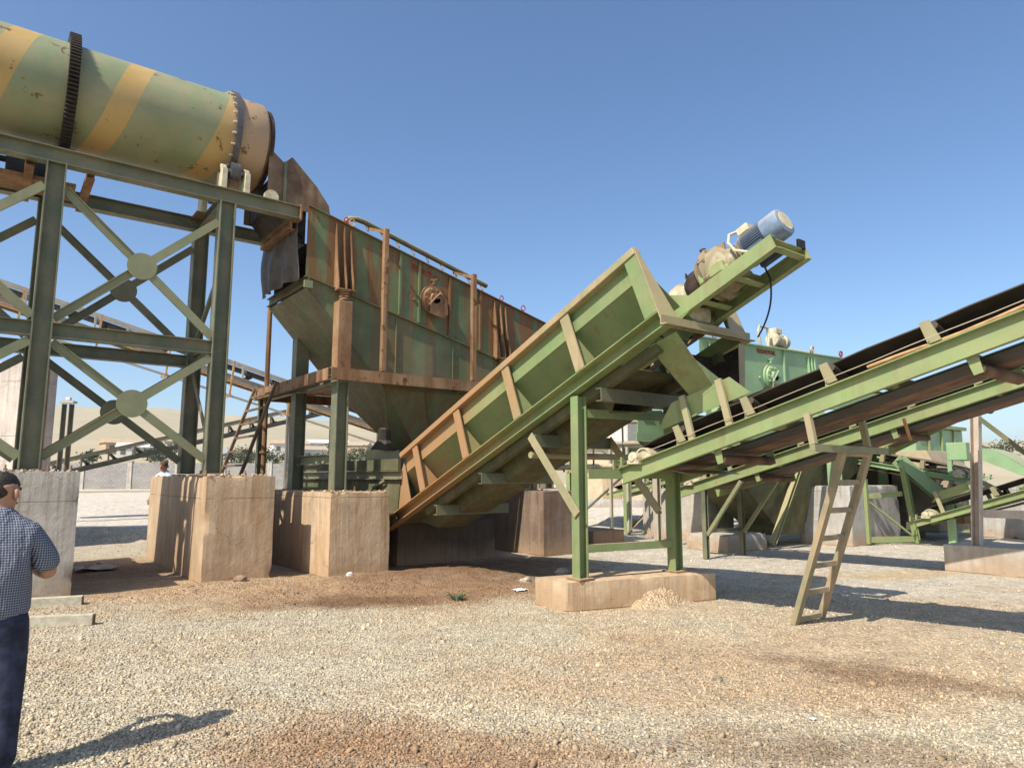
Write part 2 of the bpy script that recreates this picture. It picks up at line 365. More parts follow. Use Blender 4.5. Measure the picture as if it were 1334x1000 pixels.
# ------------------------------------------------------------------ ground
def fbm(x, y, s, oct=4):
    v = 0; a = .5
    for _ in range(oct): v += a * mnoise.noise(V((x * s, y * s, 3.7))); s *= 2; a *= .5
    return v
def sstep(a, b, x):
    t = np.clip((x - a) / (b - a), 0, 1); return t * t * (3 - 2 * t)
PH = np.random.rand(64, 4)
def nz2(x, y, s, seed=0, oct=4):                 # cheap smooth vector noise from rotated sines, about -1..1
    v = np.zeros_like(x, dtype=float); amp = .55
    for k in range(oct):
        q = 0
        for j in range(3):
            a = PH[(seed * 7 + k * 3 + j) % 64]; ang = a[0] * 6.28
            q = q + np.sin((x * math.cos(ang) + y * math.sin(ang)) * s * (1 + .5 * a[2]) * 2 + a[1] * 6.28 + 1.7 * np.sin((x * math.sin(ang) - y * math.cos(ang)) * s * 1.3 + a[3] * 6.28))
        v += amp * q / 2.2; s *= 2.03; amp *= .52
    return v
def blob(x, y, cx, cy, rx, ry, ang=0., wob=.35, seed=1):
    c, s_ = math.cos(ang), math.sin(ang); dx, dy = x - cx, y - cy
    u, v = (dx * c + dy * s_) / rx, (-dx * s_ + dy * c) / ry
    d = np.sqrt(u * u + v * v) + wob * nz2(x, y, 1.1, seed) + .22 * nz2(x, y, 5.0, seed + 5, 3)
    return sstep(1.35, .35, d)
VA = math.radians(37.5)                          # view heading, used only to lay out dunes along the line of sight
def ground_z(x, y):
    r = np.hypot(x, y)
    z = .55 * sstep(18, 75, r) + .012 * nz2(x, y, 1.2, 3) * sstep(.5, 3, r) + .03 * nz2(x, y, .35, 5) * sstep(6, 20, r)
    z = z + .10 * blob(x, y, 5.6, 10.4, 2.2, .9, .0, .3, 4) - .02
    z = z + .10 * blob(x, y, 3.2, 11.3, 1.6, .35, .1, .3, 9)
    z = z + .30 * blob(x, y, 7.35, 6.42, .42, .22, -.25, .15, 6)
    z = z + .35 * blob(x, y, 3.6, 21.5, 3.5, .8, -.4, .3, 8) + .25 * blob(x, y, 7, 40, 9, 4, .3, .3, 2)
    z = z + .25 * blob(x, y, 17.5, 19, 4, .8, -.6, .3, 11)
    return z
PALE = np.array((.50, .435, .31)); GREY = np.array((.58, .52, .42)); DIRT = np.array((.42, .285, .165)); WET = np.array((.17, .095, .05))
SAND = np.array((.52, .40, .26)); CHALK = np.array((.66, .585, .47)); TAN = np.array((.55, .40, .22)); SOIL = np.array((.33, .2, .11))
def ground_col(x, y):
    r = np.hypot(x, y); c = np.broadcast_to(PALE, x.shape + (3,)).copy()
    def over(m, col):
        nonlocal c
        c = c * (1 - m[..., None]) + col * m[..., None]
    n1 = nz2(x, y, .9, 12); n2 = nz2(x, y, 2.5, 13)
    over(.55 * sstep(-.3, .9, n1), SAND); over(.25 * sstep(.2, .9, n2), DIRT); over(.35 * sstep(-.1, .9, nz2(x, y, .45, 50)), SAND)
    over(sstep(8.5, 11, x + .3 * n1) * .8, GREY)
    over(sstep(19, 26, r), CHALK)
    # rusty earth to the right and along the foot of the blocks
    over(.85 * blob(x, y, 6.3, 3.6, 2.3, 1.5, -.45, .5, 14), SAND)
    over(.45 * blob(x, y, 5.5, 3.9, 2.4, 1.3, -.6, .7, 31), DIRT)
    over(.75 * blob(x, y, 9.6, 3.4, 3.2, 1.6, -.2, .6, 32), SAND)
    over(.95 * blob(x, y, 4.2, 11.2, 4.6, 1.5, -.12, .35, 15), DIRT); over(.75 * blob(x, y, 4.6, 9.3, 3.2, 1.2, -.4, .5, 51), DIRT)
    over(.9 * blob(x, y, 5.3, 9.2, 2.4, 1.2, -.35, .4, 16), SOIL)
    over(.8 * blob(x, y, 2.0, 14.0, 2.2, 2.6, .2, .3, 17), DIRT)
    over(.75 * blob(x, y, 7.3, 6.2, 1.9, .8, -.25, .4, 18), SAND)
    over(.9 * blob(x, y, 7.4, 10.8, 2.6, 2.2, 0, .3, 19), WET * 1.3)  # dark wet soil under the trough, its deep shade put into the colour too
    over(.6 * blob(x, y, 1.7, 4.4, .75, .4, .9, .7, 20), SOIL)
    over(.35 * blob(x, y, 2.6, 3.4, 1.2, .7, .5, .7, 33), DIRT)
    # damp patches
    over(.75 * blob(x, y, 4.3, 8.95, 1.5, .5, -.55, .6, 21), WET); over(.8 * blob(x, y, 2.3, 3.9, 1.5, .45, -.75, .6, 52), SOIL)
    over(.5 * blob(x, y, 6.25, 3.6, .9, .22, -.75, .8, 22), WET)
    over(.55 * blob(x, y, 6.4, 2.6, .85, .33, -1.2, .8, 23), WET)
    over(.35 * blob(x, y, 4.0, 2.8, .7, .3, -.8, .8, 24), WET)
    over(.4 * blob(x, y, 4.6, 2.1, .7, .3, -.8, .8, 25), WET)
    over(.9 * blob(x, y, 7.35, 6.42, .5, .3, -.25, .15, 6), DIRT * 1.1)
    over(.8 * blob(x, y, 6.95, 3.65, .55, .3, -.6, .3, 26), SAND)
    over(.9 * blob(x, y, 2.2, 15.0, 1.2, 1.6, .2, .4, 27), SOIL)
    for k, (ax_, ay_, bx_, by_) in enumerate(((2.2, 7.2, 9.5, 1.2), (3.1, 8.4, 10.5, 2.3), (.6, 8.2, 2.8, 3.2))):
        tx, ty = bx_ - ax_, by_ - ay_; tl = math.hypot(tx, ty); dd = ((x - ax_) * ty - (y - ay_) * tx) / tl + .35 * nz2(x, y, .35, 53 + k, 2)
        over(.5 * sstep(.26, .08, np.abs(dd)) * sstep(-.5, .5, nz2(x, y, 1.4, 57 + k)), SAND * .86)
    # tan dust drifts and chalky stripes behind
    over(.7 * blob(x, y, 12.6, 5.9, 2.6, .5, -.45, .5, 28), TAN)
    over(.7 * blob(x, y, 16.6, 10.4, 2.8, .5, -.55, .4, 29), TAN)
    over(.8 * blob(x, y, 14.5, 9.0, 3.0, .6, -.55, .4, 30), CHALK)
    over(.5 * sstep(.35, .8, nz2(x, y, .12, 34)) * sstep(25, 35, r), TAN)
    over(.8 * blob(x, y, 9, 67, 25, 3.2, -.03, .2, 35), np.array((.30, .27, .12)))
    return c
def fines(x, y):                                  # where the stone is buried under blown sand and trodden earth
    m = np.zeros_like(x)
    for q in (blob(x, y, 7.0, 3.7, 1.9, .8, -.5, .4, 60), blob(x, y, 9.8, 3.0, 3.0, 1.5, -.3, .5, 61), blob(x, y, 7.4, 6.2, 1.7, .6, -.25, .4, 18), 1.22 * blob(x, y, 7.35, 6.42, .6, .4, -.25, .1, 6), blob(x, y, 4.8, 10.2, 4.0, 1.6, -.2, .4, 62),
              blob(x, y, 2.0, 13.5, 2.4, 3.0, 0, .3, 17), .7 * blob(x, y, 2.2, 6.0, .5, 1.2, .5, .6, 63), .6 * blob(x, y, 4.2, 3.6, 1.0, .4, -.6, .6, 64), .7 * sstep(.35, .9, nz2(x, y, .8, 65))): m = np.maximum(m, q)
    return m
def grid_mesh(name, az, rad, zf, cf, mat, label_kind):
    A, R = np.meshgrid(az, rad); x = np.sin(A) * R; y = np.cos(A) * R; z = zf(x, y); nr, na = A.shape
    co = np.stack([x, y, z], -1).reshape(-1, 3); i = np.arange(nr - 1)[:, None] * na + np.arange(na - 1)[None, :]
    q = np.stack([i, i + 1, i + na + 1, i + na], -1).reshape(-1, 4)[:, ::-1]
    me = bpy.data.meshes.new(name); me.vertices.add(len(co)); me.vertices.foreach_set('co', co.ravel().astype(np.float32))
    me.loops.add(q.size); me.loops.foreach_set('vertex_index', q.ravel().astype(np.int32))
    me.polygons.add(len(q)); me.polygons.foreach_set('loop_start', (np.arange(len(q)) * 4).astype(np.int32))
    me.update(calc_edges=True); me.polygons.foreach_set('use_smooth', np.ones(len(q), bool))
    at = me.attributes.new('earth', 'FLOAT_COLOR', 'POINT'); c4 = np.ones((len(co), 4), np.float32); c4[:, :3] = cf(x, y).reshape(-1, 3); at.data.foreach_set('color', c4.ravel())
    me.materials.append(mat); o = bpy.data.objects.new(name, me); COL.objects.link(o); o['kind'] = label_kind; return o
def mat_ground():
    t = NT('gravel_ground'); p = t.pos.outputs['Position']
    at = t.n.new('ShaderNodeAttribute'); at.attribute_name = 'earth'; base = at.outputs['Color']
    v1 = t.n.new('ShaderNodeTexVoronoi'); t.link(p, v1.inputs['Vector']); v1.inputs['Scale'].default_value = 46
    v2 = t.n.new('ShaderNodeTexVoronoi'); t.link(p, v2.inputs['Vector']); v2.inputs['Scale'].default_value = 15
    rnd = t.sep(v1.outputs['Color'])[0]; rnd2 = t.sep(v2.outputs['Color'])[0]
    hs = t.n.new('ShaderNodeHueSaturation'); t.link(base, hs.inputs['Color'])
    n = t.noise(p, 3.5, 8, .7); n2 = t.noise(p, 30, 5, .7)
    t.link(t.math('ADD', t.math('ADD', t.math('MULTIPLY', rnd, .45), t.math('MULTIPLY', rnd2, .16)), t.ramp(n, .25, .75, .42, .78)), hs.inputs['Value'])
    t.link(t.ramp(n2, .3, .7, .8, 1.15), hs.inputs['Saturation'])
    h = t.math('ADD', t.math('ADD', t.math('MULTIPLY', t.ramp(v1.outputs['Distance'], 0, .7, 1, 0), .6), t.math('MULTIPLY', t.ramp(v2.outputs['Distance'], 0, .7, 1, 0), .5)), t.math('MULTIPLY', n, 1.2))
    t.bump(h, .8, .03)
    return t.done(hs.outputs[0], .9, 0, .15)
MG = mat_ground()
rad_near = np.concatenate([np.geomspace(.4, 30, 330), np.geomspace(31, 125, 60)])
ground = grid_mesh('ground', np.linspace(-PI, PI, 541), rad_near, ground_z, ground_col, MG, 'structure')

def crest(a):                                    # hill crest height by compass angle from +y towards +x
    d = np.degrees(a) - 37.5
    base = np.interp(d, [-180, -70, -40, -27, -22, -15, -8, 0, 10, 20, 28, 36, 45, 70, 180], [30, 45, 62, 66, 58, 54, 58, 48, 36, 28, 20, 24, 34, 36, 30])
    return base
def hill_z(x, y):
    r = np.hypot(x, y); a = np.arctan2(x, y)
    up = sstep(230, 900, r) - .5 * sstep(1000, 3000, r)
    return .55 + 11 * sstep(125, 260, r) + crest(a) * up * (1 + .10 * nz2(x, y, .004, 40, 3)) + (2.2 * nz2(x, y, .012, 41, 3)) * sstep(200, 500, r) - 1.0 * sstep(125, 126, r) * 0
def hill_col(x, y):
    c = np.broadcast_to(np.array((.42, .36, .245)), x.shape + (3,)).copy(); n = nz2(x, y, .006, 42, 4)[..., None]
    return np.clip(c * (1 + .10 * n) + .02 * nz2(x, y, .02, 43)[..., None], .02, 1)
def mat_hill():
    t = NT('dry_grass_hill'); at = t.n.new('ShaderNodeAttribute'); at.attribute_name = 'earth'; p = t.pos.outputs['Position']
    n = t.noise(p, .05, 8, .7); c = t.mix(t.ramp(n, .35, .7, 0, .5), at.outputs['Color'], (.33, .285, .18))
    return t.done(c, .95, 0, .05)
hills = grid_mesh('hills', np.linspace(-PI, PI, 361), np.concatenate([np.array([124.5]), np.geomspace(130, 4000, 70)]), hill_z, hill_col, mat_hill(), 'structure')

# crushed stone lying on the yard: tens of thousands of angular pieces nobody could count
def stones(name, n, rmin, rmax, smin, smax, power, amin=-44, amax=44, label=None):
    a = np.radians(37.5 + np.random.uniform(amin, amax, n)); r = rmin + (rmax - rmin) * np.random.rand(n) ** power
    x, y = np.sin(a) * r, np.cos(a) * r; keep = np.random.rand(n) > .8 * fines(x, y); x, y, r = x[keep], y[keep], r[keep]; n = len(x); z = ground_z(x, y); s = smin + (smax - smin) * np.random.rand(n) ** 2.2
    cb = np.array([(i, j, k) for k in (-1, 1) for i, j in ((-1, -1), (1, -1), (1, 1), (-1, 1))], float) * .58
    pts = cb[None] * (1 + .5 * (np.random.rand(n, 8, 3) - .5) * 1.5) * np.stack([np.random.uniform(.7, 1.4, n), np.random.uniform(.7, 1.1, n), np.random.uniform(.45, .9, n)], -1)[:, None, :]
    q = np.random.randn(n, 4) * np.array((1, .5, .5, 1)); q /= np.linalg.norm(q, axis=1)[:, None]; w, i, j, k = q.T
    Rm = np.stack([np.stack([1 - 2 * (j * j + k * k), 2 * (i * j - k * w), 2 * (i * k + j * w)], -1), np.stack([2 * (i * j + k * w), 1 - 2 * (i * i + k * k), 2 * (j * k - i * w)], -1), np.stack([2 * (i * k - j * w), 2 * (j * k + i * w), 1 - 2 * (i * i + j * j)], -1)], 1)
    co = np.einsum('nij,nkj->nki', Rm, pts) * s[:, None, None] + np.stack([x, y, z + s * .18], -1)[:, None, :]
    fq = np.array([(3, 2, 1, 0), (4, 5, 6, 7), (0, 1, 5, 4), (1, 2, 6, 5), (2, 3, 7, 6), (3, 0, 4, 7)])
    q4 = (fq[None] + (np.arange(n) * 8)[:, None, None]).reshape(-1, 4)
    me = bpy.data.meshes.new(name); me.vertices.add(n * 8); me.vertices.foreach_set('co', co.reshape(-1).astype(np.float32))
    me.loops.add(q4.size); me.loops.foreach_set('vertex_index', q4.ravel().astype(np.int32)); me.polygons.add(len(q4)); me.polygons.foreach_set('loop_start', (np.arange(len(q4)) * 4).astype(np.int32))
    me.update(calc_edges=True)
    col = ground_col(x, y); tone = np.random.uniform(.55, 1.25, (n, 1)); warm = np.random.uniform(-.06, .06, (n, 1))
    col = np.clip(col * tone * (1 + warm * np.array((1, 0, -1.5))), .01, .8)
    c4 = np.ones((n, 8, 4), np.float32); c4[:, :, :3] = col[:, None, :]
    at = me.attributes.new('earth', 'FLOAT_COLOR', 'POINT'); at.data.foreach_set('color', c4.ravel())
    t = NT(name + '_stone'); an = t.n.new('ShaderNodeAttribute'); an.attribute_name = 'earth'; me.materials.append(t.done(an.outputs['Color'], .9, 0, .2))
    o = bpy.data.objects.new(name, me); COL.objects.link(o); tag(o, label, 'gravel', None, 'stuff'); return o
stones('gravel', 150000, 2.8, 11.5, .005, .017, 1.45, label='loose pale crushed stone covering the yard in the foreground')
stones('rubble', 2200, 3.0, 20, .012, .036, 1.15, label='scattered larger stones and clods lying over the yard')
# ------------------------------------------------------------------ concrete foundations
def block(name, label, x0, y0, x1, y1, z0, z1, mat, group='concrete foundation blocks', rough=.006, rub=True, corners=None, bolts=(), cat='concrete block'):
    root = thing(name, label, cat, ((x0 + x1) / 2, (y0 + y1) / 2, z0), 0, group)
    bm = bmesh.new(); bmesh.ops.create_cube(bm, size=1.0)
    for ax, ln in ((0, x1 - x0), (1, y1 - y0), (2, z1 - z0)):
        k = max(1, min(40, int(ln / .11)))
        es = [e for e in bm.edges if abs((e.verts[0].co - e.verts[1].co)[ax]) > .5 / 1.01 and abs((e.verts[0].co - e.verts[1].co)[ax]) > .4]
        bmesh.ops.subdivide_edges(bm, edges=es, cuts=k, use_grid_fill=True)
    for v in bm.verts:
        u, w, h = v.co.x + .5, v.co.y + .5, v.co.z + .5
        if corners:
            a, b, c, d = corners; px = (a[0] * (1 - u) + b[0] * u) * (1 - w) + (d[0] * (1 - u) + c[0] * u) * w; py = (a[1] * (1 - u) + b[1] * u) * (1 - w) + (d[1] * (1 - u) + c[1] * u) * w
        else: px, py = x0 + (x1 - x0) * u, y0 + (y1 - y0) * w
        p = V((px, py, z0 + (z1 - z0) * h)); ext = [min(t, 1 - t) for t in (u, w, h)]; edge = sum(e < 1e-4 for e in ext)
        n = V((mnoise.noise(p * 2.1), mnoise.noise(p * 2.1 + V((9, 0, 0))), mnoise.noise(p * 2.1 + V((0, 9, 0)))))
        n2 = V((mnoise.noise(p * 9), mnoise.noise(p * 9 + V((9, 0, 0))), mnoise.noise(p * 9 + V((0, 9, 0)))))
        p += n * rough + n2 * rough * .5
        if edge >= 2:
            cen = V(((x0 + x1) / 2, (y0 + y1) / 2, (z0 + z1) / 2)); chip = max(0, mnoise.noise(p * 5.0) - .18) * .09 + .006
            q = cen - p; q = V((math.copysign(1, q.x) if ext[0] < 1e-4 else 0, math.copysign(1, q.y) if ext[1] < 1e-4 else 0, math.copysign(1, q.z) if ext[2] < 1e-4 else 0)); p += q * chip
        v.co = p
    bm.normal_update(); mb = MB(); bm.verts.ensure_lookup_table(); mb.add([v.co.copy() for v in bm.verts], [tuple(v.index for v in f.verts) for f in bm.faces], True); bm.free()
    obj('concrete_body', mb, mat, root)
    if rub:
        r = MB()
        for _ in range(int(26 * max(.6, (x1 - x0 + y1 - y0) / 3))):
            if random.random() < .7: x, y = random.uniform(x0 + .03, x1 - .03), y0 + abs(random.gauss(0, .12)) + .02
            else: x, y = x0 + abs(random.gauss(0, .1)) + .02, random.uniform(y0, y1)
            s = random.uniform(.012, .035); r.box((x, y, z1 + s * .3), (s * 1.5, s * 1.2, s), random.random() * 3, random.random())
        obj('loose_rubble', r, mat, root, kind='stuff')
    first = None
    for bx, by in bolts:
        if first is None:
            m = MB().cyl((bx, by, z1 - .02), (bx, by, z1 + .09), .013, 6).cyl((bx, by, z1 + .015), (bx, by, z1 + .04), .026, 6); first = obj('anchor_bolt', m, 'rusty', root); f0 = (bx, by)
        else: clone_part(first, root, (bx - f0[0], by - f0[1], 0))
    return root
block('foundation_block', 'pale concrete block behind the man in the checked shirt, carrying the leftmost tower leg', .02, 11.8, 1.19, 16.3, -.15, 1.74, 'conc_w', bolts=((.8, 11.95), (1.0, 11.95), (.3, 11.95), (.95, 12.55), (1.1, 12.2)))
block('foundation_block', 'tall beige concrete block with striped shadows under the right tower leg', 2.92, 11.85, 4.03, 16.4, -.15, 1.68, 'conc_b', bolts=((2.97, 12.1), (3.3, 12.0), (3.55, 11.95), (3.0, 12.6)))
block('foundation_block', 'mud-stained beige concrete block under the screen column with a cracked top', 4.75, 11.2, 5.87, 15.4, -.15, 1.40, 'conc_b', bolts=((5.05, 11.9), (5.5, 11.9), (5.55, 12.4)))
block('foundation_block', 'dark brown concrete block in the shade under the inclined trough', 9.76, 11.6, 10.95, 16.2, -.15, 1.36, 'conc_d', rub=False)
block('footing_slab', 'low dusty concrete footing under the trough legs, earth heaped against it', 5.98, 6.1, 8.4, 7.25, -.25, .35, 'conc_b', corners=((5.98, 6.65), (8.22, 6.08), (8.5, 6.8), (5.98, 7.3)), rub=False)
block('foundation_block', 'grey concrete block under the far green screen, behind the ladder trestle', 17.0, 8.55, 19.6, 9.92, -.1, 1.45, 'conc_g', rub=False)
block('footing_slab', 'low grey footing with tan dust drift, left of the far grey block', 13.45, 9.6, 15.0, 10.75, -.2, .36, 'conc_w', rub=False)
block('foundation_block', 'pale upright concrete block behind the low footing, beside green posts', 15.2, 11.4, 16.3, 13.6, -.1, 1.35, 'conc_w', rub=False)
block('footing_slab', 'low pale footing at the right edge under the pink post', 14.03, 2.2, 15.2, 5.42, -.2, .46, 'conc_w', rub=False)
block('footing_slab', 'small low footing behind the nearest trough leg', 12.2, 12.6, 13.3, 14.2, -.1, .34, 'conc_d', rub=False)
# pier: two tall walls meeting at the left edge of the picture
pier = thing('retaining_pier', 'tall pinkish concrete pier at the left edge behind the tower legs', 'pier', (0, 21, 0))
pc, pl_, pr_ = V((.93, 20, -.1)), V((-.70, .71, 0)), V((.71, .70, 0))
obj('pier_wall', MB().prism([pc, pc + pl_ * 3.2, pc + pl_ * 3.2 + pr_ * .34, pc + pr_ * .34], (0, 0, 4.54)), 'conc_p', pier, .03)
obj('pier_wall', MB().prism([pc + pr_ * .344 + pl_ * .03, pc + pl_ * 3.2 + pr_ * .344, pc + pl_ * 3.2 + pr_ * .72, pc + pr_ * .72 + pl_ * .03], (0, 0, 4.42)), 'conc_p', pier, .03)
obj('joint_strip', MB().prism([pc + pr_ * .31 - pl_ * .02, pc + pr_ * .38 - pl_ * .02, pc + pr_ * .38 + pl_ * .05, pc + pr_ * .31 + pl_ * .05], (0, 0, 4.4)), 'rusty', pier)

# ------------------------------------------------------------------ drum tower
TW = thing('drum_tower', 'tall green steel tower with crossed braces and round plates carrying the striped drum', 'steel tower', (1.84, 13.2, 1.7))
YF, YR = 12.3, 14.1
def leg(x, y, z0, z1, root, mat='tower', w=.26): return obj('leg', MB().beam((x, y, z0 + .02), (x, y, z1), w, w, 'I', .018, (1, 0, 0)), mat, root)
for x in (-1.94, .58, 3.1):
    for y in (YF, YR):
        leg(x, y, 1.76 if x < 1 else 1.70, 6.43, TW)
        obj('base_plate', MB().box((x, y, (1.755 if x < 1 else 1.695)), (.4, .4, .025)), 'rusty', TW)
for y in (YF, YR):
    obj('top_beam', MB().beam((-2.6, y, 6.56), (4.38, y, 6.56), .2, .25, 'I', .016), 'tower', TW)
    for a, b in ((-1.81, .45), (.71, 2.97)):
        obj('mid_beam', MB().beam((a, y, 3.84), (b, y, 3.84), .18, .22, 'I', .014), 'tower', TW)
for x in (-1.94, .58, 3.1, 4.3):
    obj('cross_beam', MB().beam((x, YF + .1, 6.54), (x, YR - .1, 6.54), .16, .18, 'I', .014), 'tower', TW)
    if x < 4: obj('cross_beam', MB().beam((x, YF + .13, 3.84), (x, YR - .13, 3.84), .14, .16, 'I', .012), 'tower', TW)
def cross(x0, x1, z0, z1, y, mat):
    cx, cz = (x0 + x1) / 2, (z0 + z1) / 2; yy = y - .05
    for sx, sz in ((-1, -1), (1, -1), (-1, 1), (1, 1)):
        ex, ez = (x0 if sx < 0 else x1), (z0 if sz < 0 else z1); L = math.hypot(ex - cx, ez - cz)
        obj('brace', MB().beam((cx + (ex - cx) * .13 / L, yy, cz + (ez - cz) * .13 / L), (ex, yy, ez), .05, .13, 'D', .012, (0, 0, 1)), mat, TW)
    obj('gusset_plate', MB().cyl((cx, yy - .034, cz), (cx, yy - .06 + .045, cz), .22, 28), mat, TW)
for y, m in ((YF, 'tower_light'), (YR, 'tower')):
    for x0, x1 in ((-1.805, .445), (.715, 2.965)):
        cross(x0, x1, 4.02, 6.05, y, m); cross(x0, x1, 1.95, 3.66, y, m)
for x in (.58, 3.1):
    for z0, z1 in ((2.1, 3.6), (5.3, 4.2)): obj('side_brace', MB().beam((x, YF + .12, z0), (x, YR - .12, z1), .06, .1, 'L', .012), 'tower', TW)
# end plates of the beams at the chute, lifting lugs
for y in (YF, YR): obj('end_plate', MB().box((4.40, y, 6.56), (.03, .24, .3)), 'rusty', TW)
obj('end_beam', MB().beam((4.3, YF + .1, 6.35), (4.3, YR - .1, 6.35), .14, .16, 'I', .014), 'rusty', TW)

# ------------------------------------------------------------------ drum
AX_Y, AX_Z, R0 = 13.2, 8.0, .85
D = thing('rotary_drum', 'long green rotary drum with yellow spiral stripes lying on the tower', 'drum', (0, AX_Y, AX_Z))
obj('drum_shell', MB().rev((-4.2, AX_Y, AX_Z), (1, 0, 0), [(0, R0), (4.0, R0), (7.4, R0), (7.96, R0), (8.0, R0 - .03), (8.0, R0 - .09), (7.6, R0 - .09)], 96), 'drum', D)
obj('drum_lip', MB().rev((3.78, AX_Y, AX_Z), (1, 0, 0), [(0, .74), (.16, .74), (.16, .68), (0, .68)], 64), 'rusty', D)
gear = MB(); NTEETH = 96; pts = []
for k in range(NTEETH):
    for f, r in ((0, .965), (.28, .965), (.36, 1.03), (.64, 1.03)): a = 2 * PI * (k + f) / NTEETH; pts.append((.62, AX_Y + r * math.cos(a), AX_Z + r * math.sin(a)))
inner = []; n = len(pts)
for k in range(n): a = 2 * PI * k / n; inner.append((.62, AX_Y + (R0 + .004) * math.cos(a), AX_Z + (R0 + .004) * math.sin(a)))
vs = pts + [(p[0] + .15, p[1], p[2]) for p in pts] + inner + [(p[0] + .15, p[1], p[2]) for p in inner]
fs = []
for k in range(n):
    k2 = (k + 1) % n; fs += [(k, k2, n + k2, n + k), (k2, k, 2 * n + k, 2 * n + k2), (n + k, n + k2, 3 * n + k2, 3 * n + k)]
obj('ring_gear', MB().add(vs, fs), 'dark', D)
obj('riding_ring', MB().rev((3.2, AX_Y, AX_Z), (1, 0, 0), [(0, R0 + .003), (0, .93), (.10, .93), (.10, R0 + .003)], 72), 'ring', D)
bo = None
for k in range(28):
    a = 2 * PI * k / 28; m = MB().cyl((3.14, AX_Y + .885 * math.cos(a), AX_Z + .885 * math.sin(a)), (3.2, AX_Y + .885 * math.cos(a), AX_Z + .885 * math.sin(a)), .022, 6)
    obj('clamp_block', m, 'cream', D)
obj('inner_plate', MB().cyl((2.0, AX_Y, AX_Z), (2.03, AX_Y, AX_Z), R0 - .1, 40), 'dark', D)
# carrying rollers on the beams
def roller(x, s, label):
    y = AX_Y + s * .68; t = thing('support_roller', label, 'roller', (x, y, 6.69), 0, 'rollers carrying the drum')
    c = (AX_Y + s * (.93 + .17) * .62 * 1.0, AX_Z - (.93 + .17) * .785)
    obj('roller_wheel', MB().rev((x - .08, c[0], c[1]), (1, 0, 0), [(0, .05), (0, .165), (.16, .165), (.16, .05)], 28), 'ring', t)
    obj('axle', MB().cyl((x - .26, c[0], c[1]), (x + .26, c[0], c[1]), .045, 14), 'steel', t)
    for dx in (-.2, .2):
        obj('bearing', MB().cyl((x + dx - .05, c[0], c[1]), (x + dx + .05, c[0], c[1]), .095, 18).b2((x + dx - .05, c[0] - .17, 6.7), (x + dx + .05, c[0] + .17, c[1] - .02)), 'cream', t, .01)
    obj('roller_base', MB().b2((x - .34, c[0] - .2, 6.655), (x + .34, c[0] + .2, 6.70)), 'rusty', t)
roller(3.25, -1, 'support roller with cream bearings on the near tower beam under the riding ring')
roller(3.25, 1, 'support roller on the far tower beam under the riding ring')
# pale end stop lug on the beam near the chute
t = thing('thrust_roller', 'small pale round thrust roller standing on the beam beside the chute', 'roller', (3.9, 12.4, 6.69))
obj('wheel', MB().rev((3.9, 12.38, 6.80), (0, 1, 0), [(0, .03), (0, .13), (.08, .13), (.08, .03)], 22), 'cream', t); obj('bracket', MB().b2((3.76, 12.36, 6.69), (4.04, 12.48, 6.72)), 'rusty', t)
# drum drive hung between the beams
t = thing('drum_drive', 'dark drive motor and gearbox hung below the drum at the left edge', 'drive unit', (-.2, 13.2, 6.4))
obj('gearbox', MB().b2((-.05, 13.05, 6.45), (.5, 13.6, 6.95)), 'dark', t, .03)
obj('pinion', MB().rev((.55, 13.0, 6.86), (1, 0, 0), [(0, .05), (0, .16), (.3, .16), (.3, .05)], 20, False), 'dark', t)
obj('shaft', MB().cyl((-.6, 13.3, 6.72), (.0, 13.3, 6.72), .05, 12), 'dark', t)
obj('coupling', MB().cyl((-.42, 13.3, 6.72), (-.2, 13.3, 6.72), .15, 18), 'dark', t)
obj('motor', MB().rev((-1.4, 13.3, 6.72), (1, 0, 0), [(0, .1), (.02, .2), (.7, .2), (.74, .12)], 24), 'dark', t)
obj('drive_base', MB().b2((-1.6, 12.95, 6.36), (.9, 13.65, 6.43)), 'rusty', t)
for x in (.25, 1.05): obj('hanger', MB().beam((x, 12.4, 6.42), (x, 13.95, 6.35), .12, .1, 'C', .012), 'rusty', t)

# ------------------------------------------------------------------ feed chute with rubber curtain
F = thing('feed_chute', 'rusty sheet chute with peaked side plates between drum mouth and screen', 'chute', (4.4, 13.2, 6.7))
for y in (12.52, 13.95): obj('side_plate', MB().prism([(3.86, y, 6.72), (3.86, y, 7.80), (4.15, y, 7.58), (4.30, y, 7.74), (4.82, y, 7.25), (5.06, y, 6.95), (5.1, y, 6.72)], (0, .012, 0)), 'dark_rust', F)
obj('seal_ring', MB().rev((3.86, AX_Y, AX_Z), (1, 0, 0), [(0, .60), (0, .77), (.06, .77), (.06, .60)], 56), 'black_rust', F)
obj('back_plate', MB().prism([(4.31, 12.535, 7.72), (4.82, 12.535, 7.25), (4.82, 13.95, 7.25), (4.31, 13.95, 7.72)], (.01, 0, .012)), 'dark_rust', F)
obj('front_plate', MB().b2((3.96, 12.535, 6.72), (3.975, 13.94, 7.3)), 'black_rust', F)
obj('stiffener', MB().beam((4.17, 12.50, 6.72), (4.17, 12.50, 7.6), .06, .04, 'L', .01), 'tower', F)
obj('chute_floor', MB().prism([(3.98, 12.535, 6.75), (4.55, 12.535, 6.2), (4.55, 13.94, 6.2), (3.98, 13.94, 6.75)], (.012, 0, .012)), 'black_rust', F)
obj('feed_lip', MB().b2((4.34, 12.60, 6.1), (4.64, 12.62, 7.0)), 'black_rust', F)
rows = []
